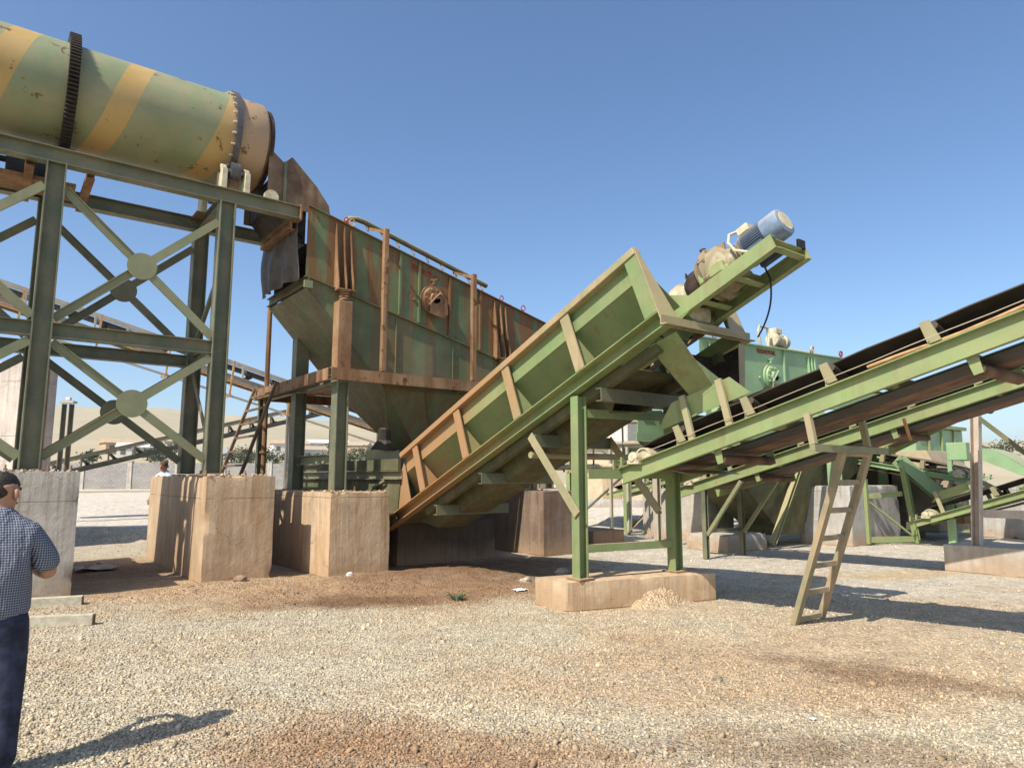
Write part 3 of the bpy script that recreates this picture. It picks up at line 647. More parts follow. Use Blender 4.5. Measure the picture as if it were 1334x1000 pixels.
for i in range(13):
    v = i / 12; row = []
    for j in range(41):
        u = j / 40; y = 12.36 + 2.0 * u - .06 * (1 - u) * v; amp = .02 + .05 * v * (1 - .35 * v)
        x = 4.40 + amp * math.sin(u * 21 + 1.2 * math.sin(v * 3 + u * 4)) + .05 * math.sin(u * 6 + 1) * v - .05 * math.sin(v * 3.1)
        z = 6.46 + .02 * math.sin(u * 9) - v * (1.13 + .02 * math.sin(u * 12)); row.append((x, y, z))
    rows.append(row)
obj('rubber_curtain', MB().sheet(rows, .012), 'curtain', F)
obj('curtain_rail', MB().beam((4.38, 12.35, 6.47), (4.38, 14.4, 6.47), .08, .08, 'L', .012), 'rusty', F)

# ------------------------------------------------------------------ vibrating screens (the rusty one in front, the newer one far right)
def coil(c, z0, z1, r, turns, rr, n=16): return MB().tube([(c[0] + r * math.cos(2 * PI * k / n), c[1] + r * math.sin(2 * PI * k / n), z0 + (z1 - z0) * k / (n * turns)) for k in range(n * turns + 1)], rr, 6)
def screen(root, xa, xb, y0, y1, ztop, tilt, h, mats, springs, exc_x, rib_x=(), plate_lab=None):
    ms, mb_, mr = mats; zt = lambda x: ztop - (x - xa) * tilt
    nrm = V((-tilt, 0, -1)).normalized()
    def wall(y, th): return MB().prism([(xa, y, zt(xa)), (xb, y, zt(xb)), (xb, y, zt(xb) - h), (xa, y, zt(xa) - h)], (0, th, 0))
    obj('side_wall', wall(y0, .014), ms, root); obj('side_wall', wall(y1, -.014), ms, root)
    for y, s in ((y0, -1), (y1, 1)):
        obj('top_rim', MB().beam((xa, y + s * .03, zt(xa) - .02), (xb, y + s * .03, zt(xb) - .02), .075, .05, 'L', .012), ms, root)
        obj('bottom_rim', MB().beam((xa, y + s * .03, zt(xa) - h + .03), (xb, y + s * .03, zt(xb) - h + .03), .08, .06, 'L', .012), ms, root)
    for x in rib_x:
        obj('wall_rib', MB().beam((x, y0 - .022, zt(x) - .06), (x, y0 - .022, zt(x) - h + .08), .05, .045, 'box', .01, (1, 0, 0)), ms, root)
    obj('screen_deck', MB().prism([(xa + .05, y0 + .02, zt(xa) - h * .5), (xb, y0 + .02, zt(xb) - h * .5), (xb, y1 - .02, zt(xb) - h * .5), (xa + .05, y1 - .02, zt(xa) - h * .5)], (0, 0, -.05)), 'black_rust', root)
    k = 0
    for x in [xa + .9 + i * 1.4 for i in range(int((xb - xa - 1) / 1.4))]:
        obj('cross_tube', MB().cyl((x, y0 + .02, zt(x) - h * .72), (x, y1 - .02, zt(x) - h * .72), .07, 14), 'black_rust', root)
    for x, zs in springs:                                   # bracket of three tapered gussets on a foot plate, coil spring under it
        for s, y in ((-1, y0), (1, y1)):
            o_ = obj('spring_bracket', MB().box((x, y + s * .14, zs + .215), (.36, .27, .025)), mr, root)
            for dx in (-.16, .0, .14):
                zt_ = zt(x + dx) - .12; zb = zs + .228
                obj('gusset', MB().prism([(x + dx, y + s * .012, zt_), (x + dx, y + s * .05, zt_), (x + dx, y + s * .15, zb + .55), (x + dx, y + s * .25, zb + .12), (x + dx, y + s * .25, zb), (x + dx, y + s * .012, zb)], (.016, 0, 0)), mr, o_)
            obj('coil_spring', coil((x, y + s * .16), zs + .0, zs + .20, .085, 4, .02), 'rusty' if mr != 'new_green' else 'new_green', root)
            obj('lifting_eye', MB().tube([(x + .05 + .05 * math.cos(a), y + s * .03, zt(x) - .02 + .05 + .055 * math.sin(a)) for a in [2 * PI * q / 14 for q in range(15)]], .013, 6), 'red', root)
    ez = zt(exc_x) - h * .52
    e = obj('exciter', MB().rev((exc_x, y0 - .02, ez), (0, -1, 0), [(0, .30), (.05, .30), (.05, .25), (.10, .24), (.10, .12), (.17, .11), (.17, 0)], 32), mr, root)
    for q in range(10):
        a = 2 * PI * q / 10; c = (exc_x + .205 * math.cos(a), y0 - .12, ez + .205 * math.sin(a)); obj('flange_bolt', MB().cyl(c, (c[0], c[1] - .035, c[2]), .026, 6), mr, e)
    obj('exciter_guard', MB().prism([(exc_x - .1, y0 - .19, ez - .02), (exc_x + .26, y0 - .19, ez + .02), (exc_x + .3, y0 - .19, ez - .3), (exc_x + .16, y0 - .19, ez - .40), (exc_x - .14, y0 - .19, ez - .33)], (0, .03, 0)), mr, e)
    obj('strap', MB().beam((exc_x - .18, y0 - .205, ez - .16), (exc_x + .1, y0 - .205, ez + .14), .03, .02), 'orange_pipe' if mr != 'new_green' else mr, e)
    obj('grease_cap', MB().cyl((exc_x - .42, y0 - .003, ez - .05), (exc_x - .42, y0 - .05, ez - .05), .03, 8), mr, root)
    obj('wall_hook', MB().beam((exc_x - .05, y0 - .03, ez + .42), (exc_x + .1, y0 - .06, ez + .46), .04, .03).box((exc_x + .02, y0 - .04, ez + .38), (.05, .06, .1)), mr, root)
    return zt
S1 = thing('vibrating_screen', 'rust-streaked green vibrating screen box sloping down from the drum', 'vibrating screen', (7.8, 13.2, 4.2))
zt1 = screen(S1, 4.58, 11.3, 12.32, 14.1, 6.80, .253, 1.44, ('screen', 'hopper', 'rusty'), ((5.29, 4.98), (9.08, 4.05)), 7.31, (6.55, 7.0, 7.75, 8.55))
obj('lifting_eye', MB().tube([(9.75 + .06 * math.cos(a), 12.28, zt1(9.75) + .06 + .06 * math.sin(a)) for a in [2 * PI * q / 14 for q in range(15)]], .013, 6), 'red', S1)
obj('lifting_eye', MB().tube([(5.33 + .05 * math.cos(a), 12.0, zt1(5.33) - .1 + .07 * math.sin(a)) for a in [2 * PI * q / 14 for q in range(15)]], .013, 6), 'orange_pipe', S1)
def lettering(text, parent, origin_, xdir, size, mat, depth=.008):
    cu = bpy.data.curves.new('lettering', 'FONT'); cu.body = text; cu.size = size; cu.extrude = depth; cu.align_x = 'CENTER'; cu.align_y = 'CENTER'
    tmp = bpy.data.objects.new('tmp', cu); COL.objects.link(tmp); me = mesh_of(tmp); bpy.data.objects.remove(tmp)
    xd = V(xdir).normalized(); yd = V((0, 0, 1)) - xd * xd.z; yd.normalize(); zd = xd.cross(yd)
    me.transform(Matrix(((xd.x, yd.x, zd.x, 0), (xd.y, yd.y, zd.y, 0), (xd.z, yd.z, zd.z, 0), (0, 0, 0, 1))))
    me.materials.clear(); me.materials.append(M[mat]); o = bpy.data.objects.new('lettering', me); COL.objects.link(o); o.parent = parent; o.location = V(origin_) - parent.location; return o
lettering('TEKNOTAK', S1, (7.15, 12.305, zt1(7.15) - .22), (1, 0, -.253), .135, 'red')

# catch hopper under the screen
HP = thing('screen_hopper', 'dark green tapered catch hopper hanging under the rusty screen', 'hopper', (7.5, 13.2, 3.7))
zb1 = lambda x: zt1(x) - 1.44
xl = lambda z: 4.60 + (5.20 - z) * .92                      # the sloping left plate
YA, YB = 12.28, 14.4
sk = [(4.60, YA, 5.36), (10.9, YA, zb1(10.9) + .02), (10.9, YA, 3.4), (xl(3.4), YA, 3.4), (4.60, YA, 5.18)]
obj('side_skirt', MB().prism(sk, (0, -.012, 0)), 'hopper', HP)
obj('side_skirt', MB().prism([(x, YB, z) for x, y, z in sk], (0, .012, 0)), 'hopper', HP)
zlo = 2.25; ya, yb = 12.85, 13.75
obj('side_slope', MB().prism([(xl(3.4), YA, 3.4), (10.9, YA, 3.4), (8.0, ya, zlo), (xl(zlo), ya, zlo)], (0, -.006, -.012)), 'hopper', HP)
obj('side_slope', MB().prism([(xl(3.4), YB, 3.4), (10.9, YB, 3.4), (8.0, yb, zlo), (xl(zlo), yb, zlo)], (0, .006, -.012)), 'hopper', HP)
obj('left_slope', MB().prism([(4.595, YA, 5.18), (4.595, YB, 5.18), (xl(3.4), YB, 3.4), (xl(zlo), yb, zlo), (xl(zlo), ya, zlo), (xl(3.4), YA, 3.4)], (-.009, 0, -.009)), 'hopper', HP)
obj('right_slope', MB().prism([(10.9, YA, 3.4), (10.9, YB, 3.4), (8.0, yb, zlo), (8.0, ya, zlo)], (.009, 0, -.009)), 'hopper', HP)
obj('top_rim', MB().beam((4.585, YA - .05, 5.30), (4.585, YB + .05, 5.30), .07, .17, 'D', .014), 'hopper', HP)
obj('top_rim', MB().beam((4.62, YA - .05, 5.37), (10.9, YA - .05, zb1(10.9) + .03), .07, .04, 'L', .012), 'hopper', HP)
obj('corner_bracket', MB().box((4.60, YA - .05, 5.22), (.16, .05, .14)), 'tower_light', HP)
obj('spout', MB().b2((xl(zlo), ya, 1.7), (8.0, yb, zlo)), 'hopper', HP)
for x in (5.9, 6.9): obj('slope_rib', MB().beam((x + .3, YA - .02, 3.38), (x + .75, ya - .03, zlo + .06), .05, .05, 'L', .01), 'hopper', HP)
for x, w in ((6.45, .12), (7.8, .1), (9.2, .1)): obj('skirt_rib', MB().b2((x, YA - .05, 3.68), (x + .012, YA - .013, zb1(x) - .05)), 'hopper', HP)

# frame with platform carrying the screen
deck_z = 3.66
SF = thing('screen_stand', 'rust and green steel frame with platform edge below the rusty screen', 'steel frame', (7.5, 13.2, 1.4))
for x in (5.27, 10.3):
    zs = 4.96 if x < 8 else 3.72
    for y, s in ((12.15, -1), (14.28, 1)):
        z0 = 1.42
        obj('column', MB().beam((x, y, z0), (x, y, 3.42), .26, .24, 'I', .018, (1, 0, 0)), 'tower', SF)
        obj('upper_column', MB().beam((x, y, 3.67), (x, y, zs), .28, .26, 'box'), 'rusty' if y < 13 else 'tower', SF, .008)
        obj('base_plate', MB().box((x, y, z0 - .01), (.4, .4, .025)), 'rusty', SF)
obj('upper_column', MB().beam((9.08, 12.15, 3.67), (9.08, 12.15, 4.03), .28, .26, 'box'), 'rusty', SF)
obj('upper_column', MB().beam((9.08, 14.28, 3.67), (9.08, 14.28, 4.03), .28, .26, 'box'), 'tower', SF)
obj('platform_edge', MB().beam((4.97, 11.93, 3.545), (10.9, 11.93, 3.545), .1, .22, 'D', .014), 'rusty', SF)
obj('platform_edge', MB().beam((4.97, 16.4, 3.545), (10.9, 16.4, 3.545), .1, .22, 'C', .014), 'rusty', SF)
obj('platform_end', MB().beam((4.99, 11.985, 3.545), (4.99, 16.35, 3.545), .09, .22, 'C', .014), 'rusty', SF)
for y0_, y1_ in ((11.99, 12.24), (14.46, 16.33)):
    x = 5.05
    while x < 10.8: obj('deck_plate', MB().b2((x, y0_, 3.66), (min(x + 1.15, 10.85), y1_, 3.672)), 'rusty', SF); x += 1.16
for x in (5.27, 7.9, 10.3): obj('floor_beam', MB().beam((x, 12.0, 3.52), (x, 16.33, 3.52), .12, .16, 'I', .012), 'tower', SF)
obj('cross_beam', MB().beam((5.27, 12.28, 2.0), (5.27, 14.16, 2.0), .1, .18, 'D', .012), 'tower_light', SF)
obj('cross_beam', MB().beam((10.3, 12.28, 2.0), (10.3, 14.16, 2.0), .1, .18, 'C', .012), 'tower', SF)
obj('rear_post', MB().beam((5.1, 16.2, .1), (5.1, 16.2, 3.43), .12, .12, 'I', .012, (1, 0, 0)), 'tower', SF)
# spray bar standing on the platform edge
SB = thing('spray_bar', 'water spray pipe on two rusty posts above the rusty screen', 'spray pipe', (7, 11.95, 3.66))
zp = lambda x: 6.88 - (x - 5.85) * .265
obj('spray_pipe', MB().tube([(5.50, 12.9, 6.62), (5.53, 12.82, 6.80), (5.62, 12.75, 6.89), (5.75, 12.7, 6.89), (5.9, 12.7, 6.87), (7.4, 12.7, zp(7.4)), (9.0, 12.7, zp(9.0))], .055, 14), 'hopper', SB)
for x in (6.02, 8.12):
    zt_ = 6.52 if x < 7 else 5.98
    obj('post', MB().beam((x, 11.93, 3.674), (x, 11.93, zt_), .1, .1, 'box'), 'rusty', SB, .006)
    obj('arm', MB().beam((x, 11.99, zt_ - .05), (x, 12.72, zp(x) - .075), .06, .06, 'L', .01), 'rusty', SB)
nz0 = None
for k in range(9):
    x = 5.95 + k * .36
    if nz0 is None: nz0 = obj('nozzle', MB().cyl((x, 12.7, zp(x) - .05), (x + .01, 12.62, zp(x) - .19), .018, 8), 'rusty', SB); x0_, z0_ = x, zp(x)
    else: clone_part(nz0, SB, (x - x0_, 0, zp(x) - z0_))

# ladders
def ladder(root_name, label, b0, b1, t0, t1, n, w, mat, start=.06, cat='ladder', group=None, flat=False):
    b0, b1, t0, t1 = map(V, (b0, b1, t0, t1)); r = thing(root_name, label, cat, (b0 + b1) / 2, 0, group)
    up = (b1 - b0)
    obj('rail', MB().beam(b0, t0, w[1], w[0], 'box', .01, up), mat, r); obj('rail', MB().beam(b1, t1, w[1], w[0], 'box', .01, up), mat, r)
    for k in range(n):
        f = start + (1 - 2 * start) * k / (n - 1); a, b = b0.lerp(t0, f), b1.lerp(t1, f); e = (b - a).normalized() * w[0] * .5
        obj('rung', MB().beam(a + e, b - e, w[1] * .8, w[0] * .6, 'box'), mat, r)
    return r
ladder('steel_ladder', 'dark steel ladder leaning on the left end of the screen platform', (3.75, 16.1, .15), (3.75, 14.65, .15), (4.90, 16.1, 3.66), (4.90, 14.65, 3.66), 11, (.07, .06), 'dark_rust')
ladder('steel_ladder', 'rusty ladder seen behind the hopper above the tail tank', (11.6, 18.6, .3), (12.2, 18.2, .3), (12.3, 18.9, 4.6), (12.9, 18.5, 4.6), 14, (.07, .05), 'rusty')
pp = thing('drain_pipe', 'thin rusty upright pipe beside the dark ladder', 'pipe', (5.05, 15.9, .1)); obj('pipe_shaft', MB().cyl((5.12, 15.9, .05), (5.08, 15.85, 5.6), .055, 14), 'rusty', pp)
obj('pipe_flange', MB().cyl((5.11, 15.89, 2.2), (5.11, 15.89, 2.24), .1, 14), 'rusty', pp)
# ------------------------------------------------------------------ inclined screw trough
TA, TN = V((0, -.927, .374)).normalized(), V((0, .374, .927)).normalized(); T0 = V((0, 11.92, .66))
def T(x, t, n): return V((x, 0, 0)) + T0 + TA * t + TN * n
XC = 7.01; mx = lambda x: 2 * XC - x
TR = thing('screw_trough', 'long green inclined screw washer trough with ribbed sides and muddy lower end', 'screw washer', (XC, 9, .6))
TL = 7.29
for side in (0, 1):
    X = (lambda x: x) if side == 0 else mx; sg = 1 if side == 0 else -1
    up_ = [T(X(6.25), .98, .78), T(X(6.25), TL, .78), T(X(6.25), TL, 1.10), T(X(6.25), 1.06, 1.10)]
    obj('upper_panel', MB().prism(up_, (sg * .012, 0, 0)), 'trough', TR)
    lo_ = [T(X(6.262), .98, .78), T(X(6.262), TL, .78), T(X(6.92), TL, .08), T(X(6.92), .25, .08), T(X(6.55), .35, .35)]
    obj('lower_panel', MB().prism([lo_[0], lo_[1], lo_[2], lo_[3]], V((sg * .010, 0, 0)) + TN * .008), 'trough_low', TR)
    obj('lip', MB().beam(T(X(6.20), 1.0, 1.095), T(X(6.20), TL, 1.095), .13, .10, 'box', .01, TN), 'trough_rib', TR, .008)
    obj('bottom_rail', MB().beam(T(X(6.235), 0, .11), T(X(6.235), TL + .0, .11), .15, .21, 'C' if side == 0 else 'D', .016, TN), 'trough', TR)
    obj('lower_stringer', MB().beam(T(X(6.40), 1.2, -.065), T(X(6.40), TL - .3, -.065), .1, .13, 'box', .01, TN), 'under', TR)
    f = None
    for k in range(4):
        t = 1.53 + 1.445 * k
        if f is None:
            f = obj('rib', MB().beam(T(X(6.165), t, .215), T(X(6.165), t, 1.045), .02 if 0 else .17, .02, 'box', .01, (1, 0, 0)), 'trough_rib', TR)
            obj('rib_web', MB().prism([T(X(6.178), t - .006, .215), T(X(6.178), t - .006, 1.045), T(X(6.248), t - .006, 1.045), T(X(6.248), t - .006, .78), T(X(6.65), t - .006, .22)], TA * .012), 'trough', f); t_0 = t
        else: clone_part(f, TR, TA * (t - t_0))
    obj('end_rib', MB().beam(T(X(6.17), TL - .10, .215), T(X(6.17), TL - .10, 1.045), .2, .03, 'box', .01, (1, 0, 0)), 'trough', TR)
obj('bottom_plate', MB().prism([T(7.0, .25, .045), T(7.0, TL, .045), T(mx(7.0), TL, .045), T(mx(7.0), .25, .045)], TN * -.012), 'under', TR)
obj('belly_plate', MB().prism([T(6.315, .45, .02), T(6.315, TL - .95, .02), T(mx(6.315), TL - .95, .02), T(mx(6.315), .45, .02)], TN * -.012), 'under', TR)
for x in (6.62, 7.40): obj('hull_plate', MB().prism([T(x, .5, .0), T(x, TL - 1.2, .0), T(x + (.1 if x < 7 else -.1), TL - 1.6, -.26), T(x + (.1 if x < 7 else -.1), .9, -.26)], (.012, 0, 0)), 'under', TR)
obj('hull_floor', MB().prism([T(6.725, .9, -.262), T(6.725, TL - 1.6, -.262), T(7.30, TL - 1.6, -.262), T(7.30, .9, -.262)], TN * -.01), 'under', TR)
xf = None
for k in range(4):
    p = T(0, 1.68 + 1.43 * k, -.20)
    if xf is None: xf = obj('cross_beam', MB().beam((6.24, p.y, p.z), (mx(6.24), p.y, p.z), .1, .17, 'D', .012), 'tower', TR); p_0 = p
    else: clone_part(xf, TR, p - p_0)
# upper end plate: two ears and a low sill, square to the trough
e_ = TL + .002
obj('end_plate', MB().prism([T(6.16, e_, .0), T(mx(6.16), e_, .0), T(mx(6.16), e_, 1.145), T(mx(6.20), e_, 1.145), T(mx(6.50), e_, .16), T(6.50, e_, .16), T(6.20, e_, 1.145), T(6.16, e_, 1.145)], TA * .014), 'trough_rib', TR)
obj('end_flange', MB().beam(T(6.13, e_ + .06, .06), T(mx(6.13), e_ + .06, .06), .09, .12, 'L', .014), 'trough_rib', TR)
# lower end: slanted end plate, fillets
obj('lower_end_plate', MB().prism([T(6.262, .98, 1.1), T(6.262, .98, .78), T(7.0, .25, .05), T(mx(7.0), .25, .05), T(mx(6.262), .98, .78), T(mx(6.262), .98, 1.1)], TA * -.012), 'trough', TR)
obj('corner_fillet', MB().prism([T(6.24, .02, .22), T(6.24, .95, .215), T(6.24, .96, 1.0)], (.012, 0, 0)), 'trough', TR)
obj('corner_fillet', MB().prism([T(6.20, -.55, .55), T(6.20, -.02, -.05), T(6.20, .10, .22), T(6.20, -.3, .9)], (.012, 0, 0)), 'hopper', TR)
# the screw: shaft with a spiral flight
obj('screw_shaft', MB().cyl(T(XC, .9, .62), T(XC, 7.5, .62), .1, 18), 'black_rust', TR)
rows = []
for k in range(181):
    a = 2 * PI * k / 22; t = 1.0 + 6.2 * k / 180; c_, s_ = math.cos(a), math.sin(a)
    rows.append([T(XC, t, .62) + V((c_ * r, 0, 0)) + TN * (s_ * r) for r in (.1, .3, .47)])
obj('screw_flight', MB().sheet(rows, .014), 'black_rust', TR)
obj('end_bearing', MB().rev(T(XC, 7.08, .62), TA, [(0, .1), (.02, .2), (.14, .2), (.16, .14), (.26, .14), (.28, .19), (.34, .19), (.34, .1)], 22), 'cream', TR)
obj('bearing_seat', MB().box(T(XC, 7.2, .36), (.5, .2, .2)), 'cream', TR, .02)
obj('worn_blade', MB().prism([T(6.72, 6.8, .72), T(6.82, 6.8, 1.20), T(6.95, 6.8, 1.25), T(7.02, 6.8, .75)], TA * .03), 'black_rust', TR)
# drive cradle sticking out past the end
for x, s in ((6.70, 'C'), (7.34, 'D')):
    obj('cradle_channel', MB().beam(T(x, 7.15, .33), T(x, 8.66, .33), .09, .17, 'D' if s == 'C' else 'C', .014, TN), 'belt_green', TR)
for t in (7.55, 8.05, 8.61): obj('cradle_tie', MB().beam(T(6.76, t, .33), T(7.29, t, .33), .08, .12, 'C', .012, TN), 'belt_green', TR)
obj('cradle_deck', MB().prism([T(6.68, 7.3, .416), T(7.36, 7.3, .416), T(7.36, 8.0, .416), T(6.68, 8.0, .416)], TN * .012), 'belt_green', TR)
for x in (6.66, 7.38): obj('cradle_gusset', MB().prism([T(x, 7.16, .2), T(x, 7.16, .62), T(x, 7.45, .42), T(x, 7.45, .25)], (.012, 0, 0)), 'belt_green', TR)
obj('end_tab', MB().box(T(7.30, 8.66, .44), (.14, .03, .1)), 'dark', TR)

RG = thing('gear_reducer', 'dusty cream gear reducer bolted on the sloping cradle', 'gearbox', T(XC, 7.7, .43))
def rev_t(t, n, prof, k=26, x=XC, smooth=True): return MB().rev(T(x, t, n), TA, prof, k, smooth)
obj('gear_housing', rev_t(7.58, .60, [(0, .16), (.02, .29), (.10, .31), (.13, .34), (.19, .34), (.21, .30), (.36, .28), (.42, .2), (.5, .16)]), 'gear', RG)
obj('input_neck', rev_t(8.06, .60, [(0, .17), (.06, .15), (.1, .19), (.14, .19)]), 'gear', RG)
obj('housing_foot', MB().beam(T(XC, 7.58, .47), T(XC, 8.02, .47), .52, .10, 'box', .01, TN), 'belt_green', RG, .015)
obj('output_flange', rev_t(7.46, .58, [(-.14, .1), (-.12, .2), (-.02, .25), (.10, .25), (.12, .16)]), 'black_rust', RG)
obj('lower_housing', MB().beam(T(XC - .05, 7.60, .54), T(XC - .05, 7.98, .52), .50, .18, 'box', .01, TN), 'belt_green', RG, .03)
for q in range(9):
    a = 2 * PI * q / 9; obj('rim_bolt', MB().cyl(T(XC, 7.70, .60) + V((math.cos(a) * .325, 0, 0)) + TN * math.sin(a) * .325, T(XC, 7.79, .60) + V((math.cos(a) * .325, 0, 0)) + TN * math.sin(a) * .325, .028, 6), 'gear', RG)
for dx in (-.12, .08): obj('cooling_rib', MB().prism([T(XC + dx, 7.62, .84), T(XC + dx, 8.0, .76), T(XC + dx, 8.02, .86), T(XC + dx, 7.66, .93)], (.03, 0, 0)), 'gear', RG)
obj('filler_cap', MB().cyl(T(XC - .1, 7.72, .88), T(XC - .1, 7.72, .97), .04, 10), 'dark', RG)
MO = thing('electric_motor', 'blue electric motor with finned body and dusty pale fan cover at the cradle tip', 'motor', T(XC, 8.3, .43))
obj('motor_body', rev_t(8.17, .645, [(0, .1), (.015, .175), (.05, .18), (.06, .15), (.34, .15)]), 'motor', MO)
f0 = None
for q in range(40):
    a = 2 * PI * q / 40
    if math.sin(a) > .9: continue
    c_, s_ = V((math.cos(a), 0, 0)), TN * math.sin(a); p = T(XC, 8.23, .645) + (c_ + s_) * .163
    obj('fin', MB().beam(p, p + TA * .27, .012, .034, 'box', .01, (c_ + s_)), 'motor', MO)
obj('fan_cover', rev_t(8.50, .645, [(0, .178), (.19, .178), (.225, .165), (.235, .14), (.235, .0)], 36), 'motor_grey', MO)
obj('fan_grille', rev_t(8.736, .645, [(0, .12), (.006, .12), (.006, .0)], 24), 'cream', MO)
obj('terminal_box', MB().beam(T(XC - .02, 8.20, .85), T(XC - .02, 8.36, .85), .16, .10, 'box', .01, TN), 'cream', MO, .01)
for s_ in (-1, 1): obj('motor_foot', MB().beam(T(XC + s_ * .16, 8.2, .47), T(XC + s_ * .16, 8.48, .47), .08, .12, 'box', .01, TN), 'motor', MO)
obj('feed_hose', MB().tube([T(XC - .08, 8.2, .88), T(XC - .16, 8.14, .86), T(XC - .22, 8.12, .74), T(XC - .235, 8.16, .6), T(XC - .23, 8.3, .47)], .018, 8), 'cream', MO)
cb = thing('hanging_cable', 'thin black cable hanging from the drive cradle to the end flange', 'cable', T(7.3, 8.1, .25))
obj('cable_run', MB().tube([T(7.22, 8.2, .42), T(7.22, 8.2, .24)] + [V((7.24 + .4 * (k / 12) ** 1.5, 4.43 + .45 * (k / 12) ** 2.2, 4.02 - .62 * (k / 12))) for k in range(1, 13)], .011, 6), 'cable', cb)

# discharge chute below the end
DC = thing('discharge_chute', 'green tapered chute under the upper trough end dropping onto the belt', 'chute', (7.1, 5.4, 3.2))
a_, b_ = [V((6.34, 5.12, 3.34)), V((7.70, 5.12, 3.34)), V((7.70, 5.55, 3.22)), V((6.34, 5.55, 3.22))], [V((7.05, 5.06, 2.62)), V((7.55, 5.06, 2.62)), V((7.55, 5.42, 2.56)), V((7.05, 5.42, 2.56))]
obj('left_plate', MB().prism([a_[0], a_[3], b_[3], b_[0]], (.012, 0, .004)), 'trough', DC)
obj('right_plate', MB().prism([a_[1], a_[2], b_[2], b_[1]], (-.012, 0, .004)), 'black_rust', DC)
obj('rear_plate', MB().prism([a_[2], a_[3], b_[3], b_[2]], (0, -.012, 0)), 'black_rust', DC)
f1 = a_[0].lerp(b_[0], .42); f2 = a_[1].lerp(b_[1], .98); obj('front_plate', MB().prism([f1, f2, b_[1], b_[0]], (0, -.012, 0)), 'belt_green', DC)
f3 = a_[1].lerp(b_[1], .0); obj('front_wing', MB().prism([f3, a_[1].lerp(a_[0], .10), f2.lerp(b_[0], .18), f2], (0, -.012, 0)), 'trough_rib', DC)

# trough support frame
TS = thing('trough_stand', 'green steel legs and ties holding up the inclined trough on its footing', 'steel frame', (7, 6.6, .35))
zr = lambda y: T(0, 0, -.22).z + (T(0, 0, -.22).y - y) * .4034
for x, y in ((6.27, 6.72), (7.83, 6.46)):
    obj('leg', MB().beam((x, y, .36), (x, y, zr(y) + .2), .14, .16, 'I', .014, (1, 0, 0)), 'trough', TS)
    obj('base_plate', MB().box((x, y, .365), (.26, .26, .022)), 'rusty', TS)
obj('tie_beam', MB().beam((6.35, 6.66, 1.70), (7.76, 6.44, 1.70), .09, .13, 'D', .012), 'trough', TS)
obj('tie_beam', MB().beam((6.35, 6.68, .74), (7.76, 6.46, .74), .07, .1, 'D', .01), 'trough', TS)
obj('tie_beam', MB().beam((6.35, 6.70, 2.50), (7.76, 6.48, 2.50), .08, .11, 'D', .01), 'trough', TS)
obj('tie_pipe', MB().cyl((6.4, 7.9, 1.98), (8.9, 7.9, 1.98), .05, 12), 'bracket', TS)
for x in (6.22, 7.80): obj('knee_brace', MB().beam((x, 7.62, 2.24), (x, 6.66, 1.18), .12, .12, 'L', .016, (1, 0, 0)), 'bracket', TS)

block('shade_plinth', 'dark damp concrete plinth in the shade under the tail tank', 6.4, 11.9, 8.7, 16.6, -.2, .79, 'conc_shade', rub=False)  # added block filling the dark gap, shade painted into it
# tail tank of the washer
TT = thing('tail_tank', 'dark green settling tank at the low end of the inclined trough', 'tank', (7, 14, .8))
sd_ = [(6.22, 17.3, 1.62), (6.22, 17.3, 1.45), (6.22, 15.9, .8), (6.22, 11.62, .8), (6.22, 11.5, 1.62)]
obj('tank_wall', MB().prism(sd_, (.012, 0, 0)), 'under', TT); obj('tank_wall', MB().prism([(mx(x), y, z) for x, y, z in sd_], (-.012, 0, 0)), 'under', TT)  # walls coloured dark to stand for the shadow of the screen above
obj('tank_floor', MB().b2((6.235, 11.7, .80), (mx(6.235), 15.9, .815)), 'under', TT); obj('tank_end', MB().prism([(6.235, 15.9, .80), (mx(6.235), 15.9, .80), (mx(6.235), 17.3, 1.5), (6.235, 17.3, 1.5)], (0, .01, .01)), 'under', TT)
for x, k in ((6.19, 'D'), (mx(6.19), 'C')):
    obj('rim_beam', MB().beam((x, 11.45, 1.70), (x, 17.35, 1.70), .09, .16, k, .012), 'tower', TT)
    obj('rim_plate', MB().b2((x - .03, 11.5, 1.79), (x + .03, 17.3, 2.0)), 'under', TT)
obj('tank_stay', MB().beam((6.16, 12.0, 1.6), (6.16, 13.3, 1.2), .05, .05, 'L', .01), 'tower', TT)
obj('bearing_box', MB().b2((6.2, 12.55, 2.003), (6.75, 12.95, 2.2)), 'bracket', TT, .01)
obj('rubber_hood', MB().rev((6.5, 12.75, 2.2), (0, 0, 1), [(0, .28), (.05, .26), (.2, .14), (.42, .12), (.46, .06)], 9, False), 'dark', TT)
for y in (13.0, 15.6): obj('tank_leg', MB().beam((6.4, y, -.1), (6.4, y, .8), .14, .14, 'I', .012), 'tower', TT); obj('tank_leg', MB().beam((7.6, y, -.1), (7.6, y, .8), .14, .14, 'I', .012), 'tower', TT)

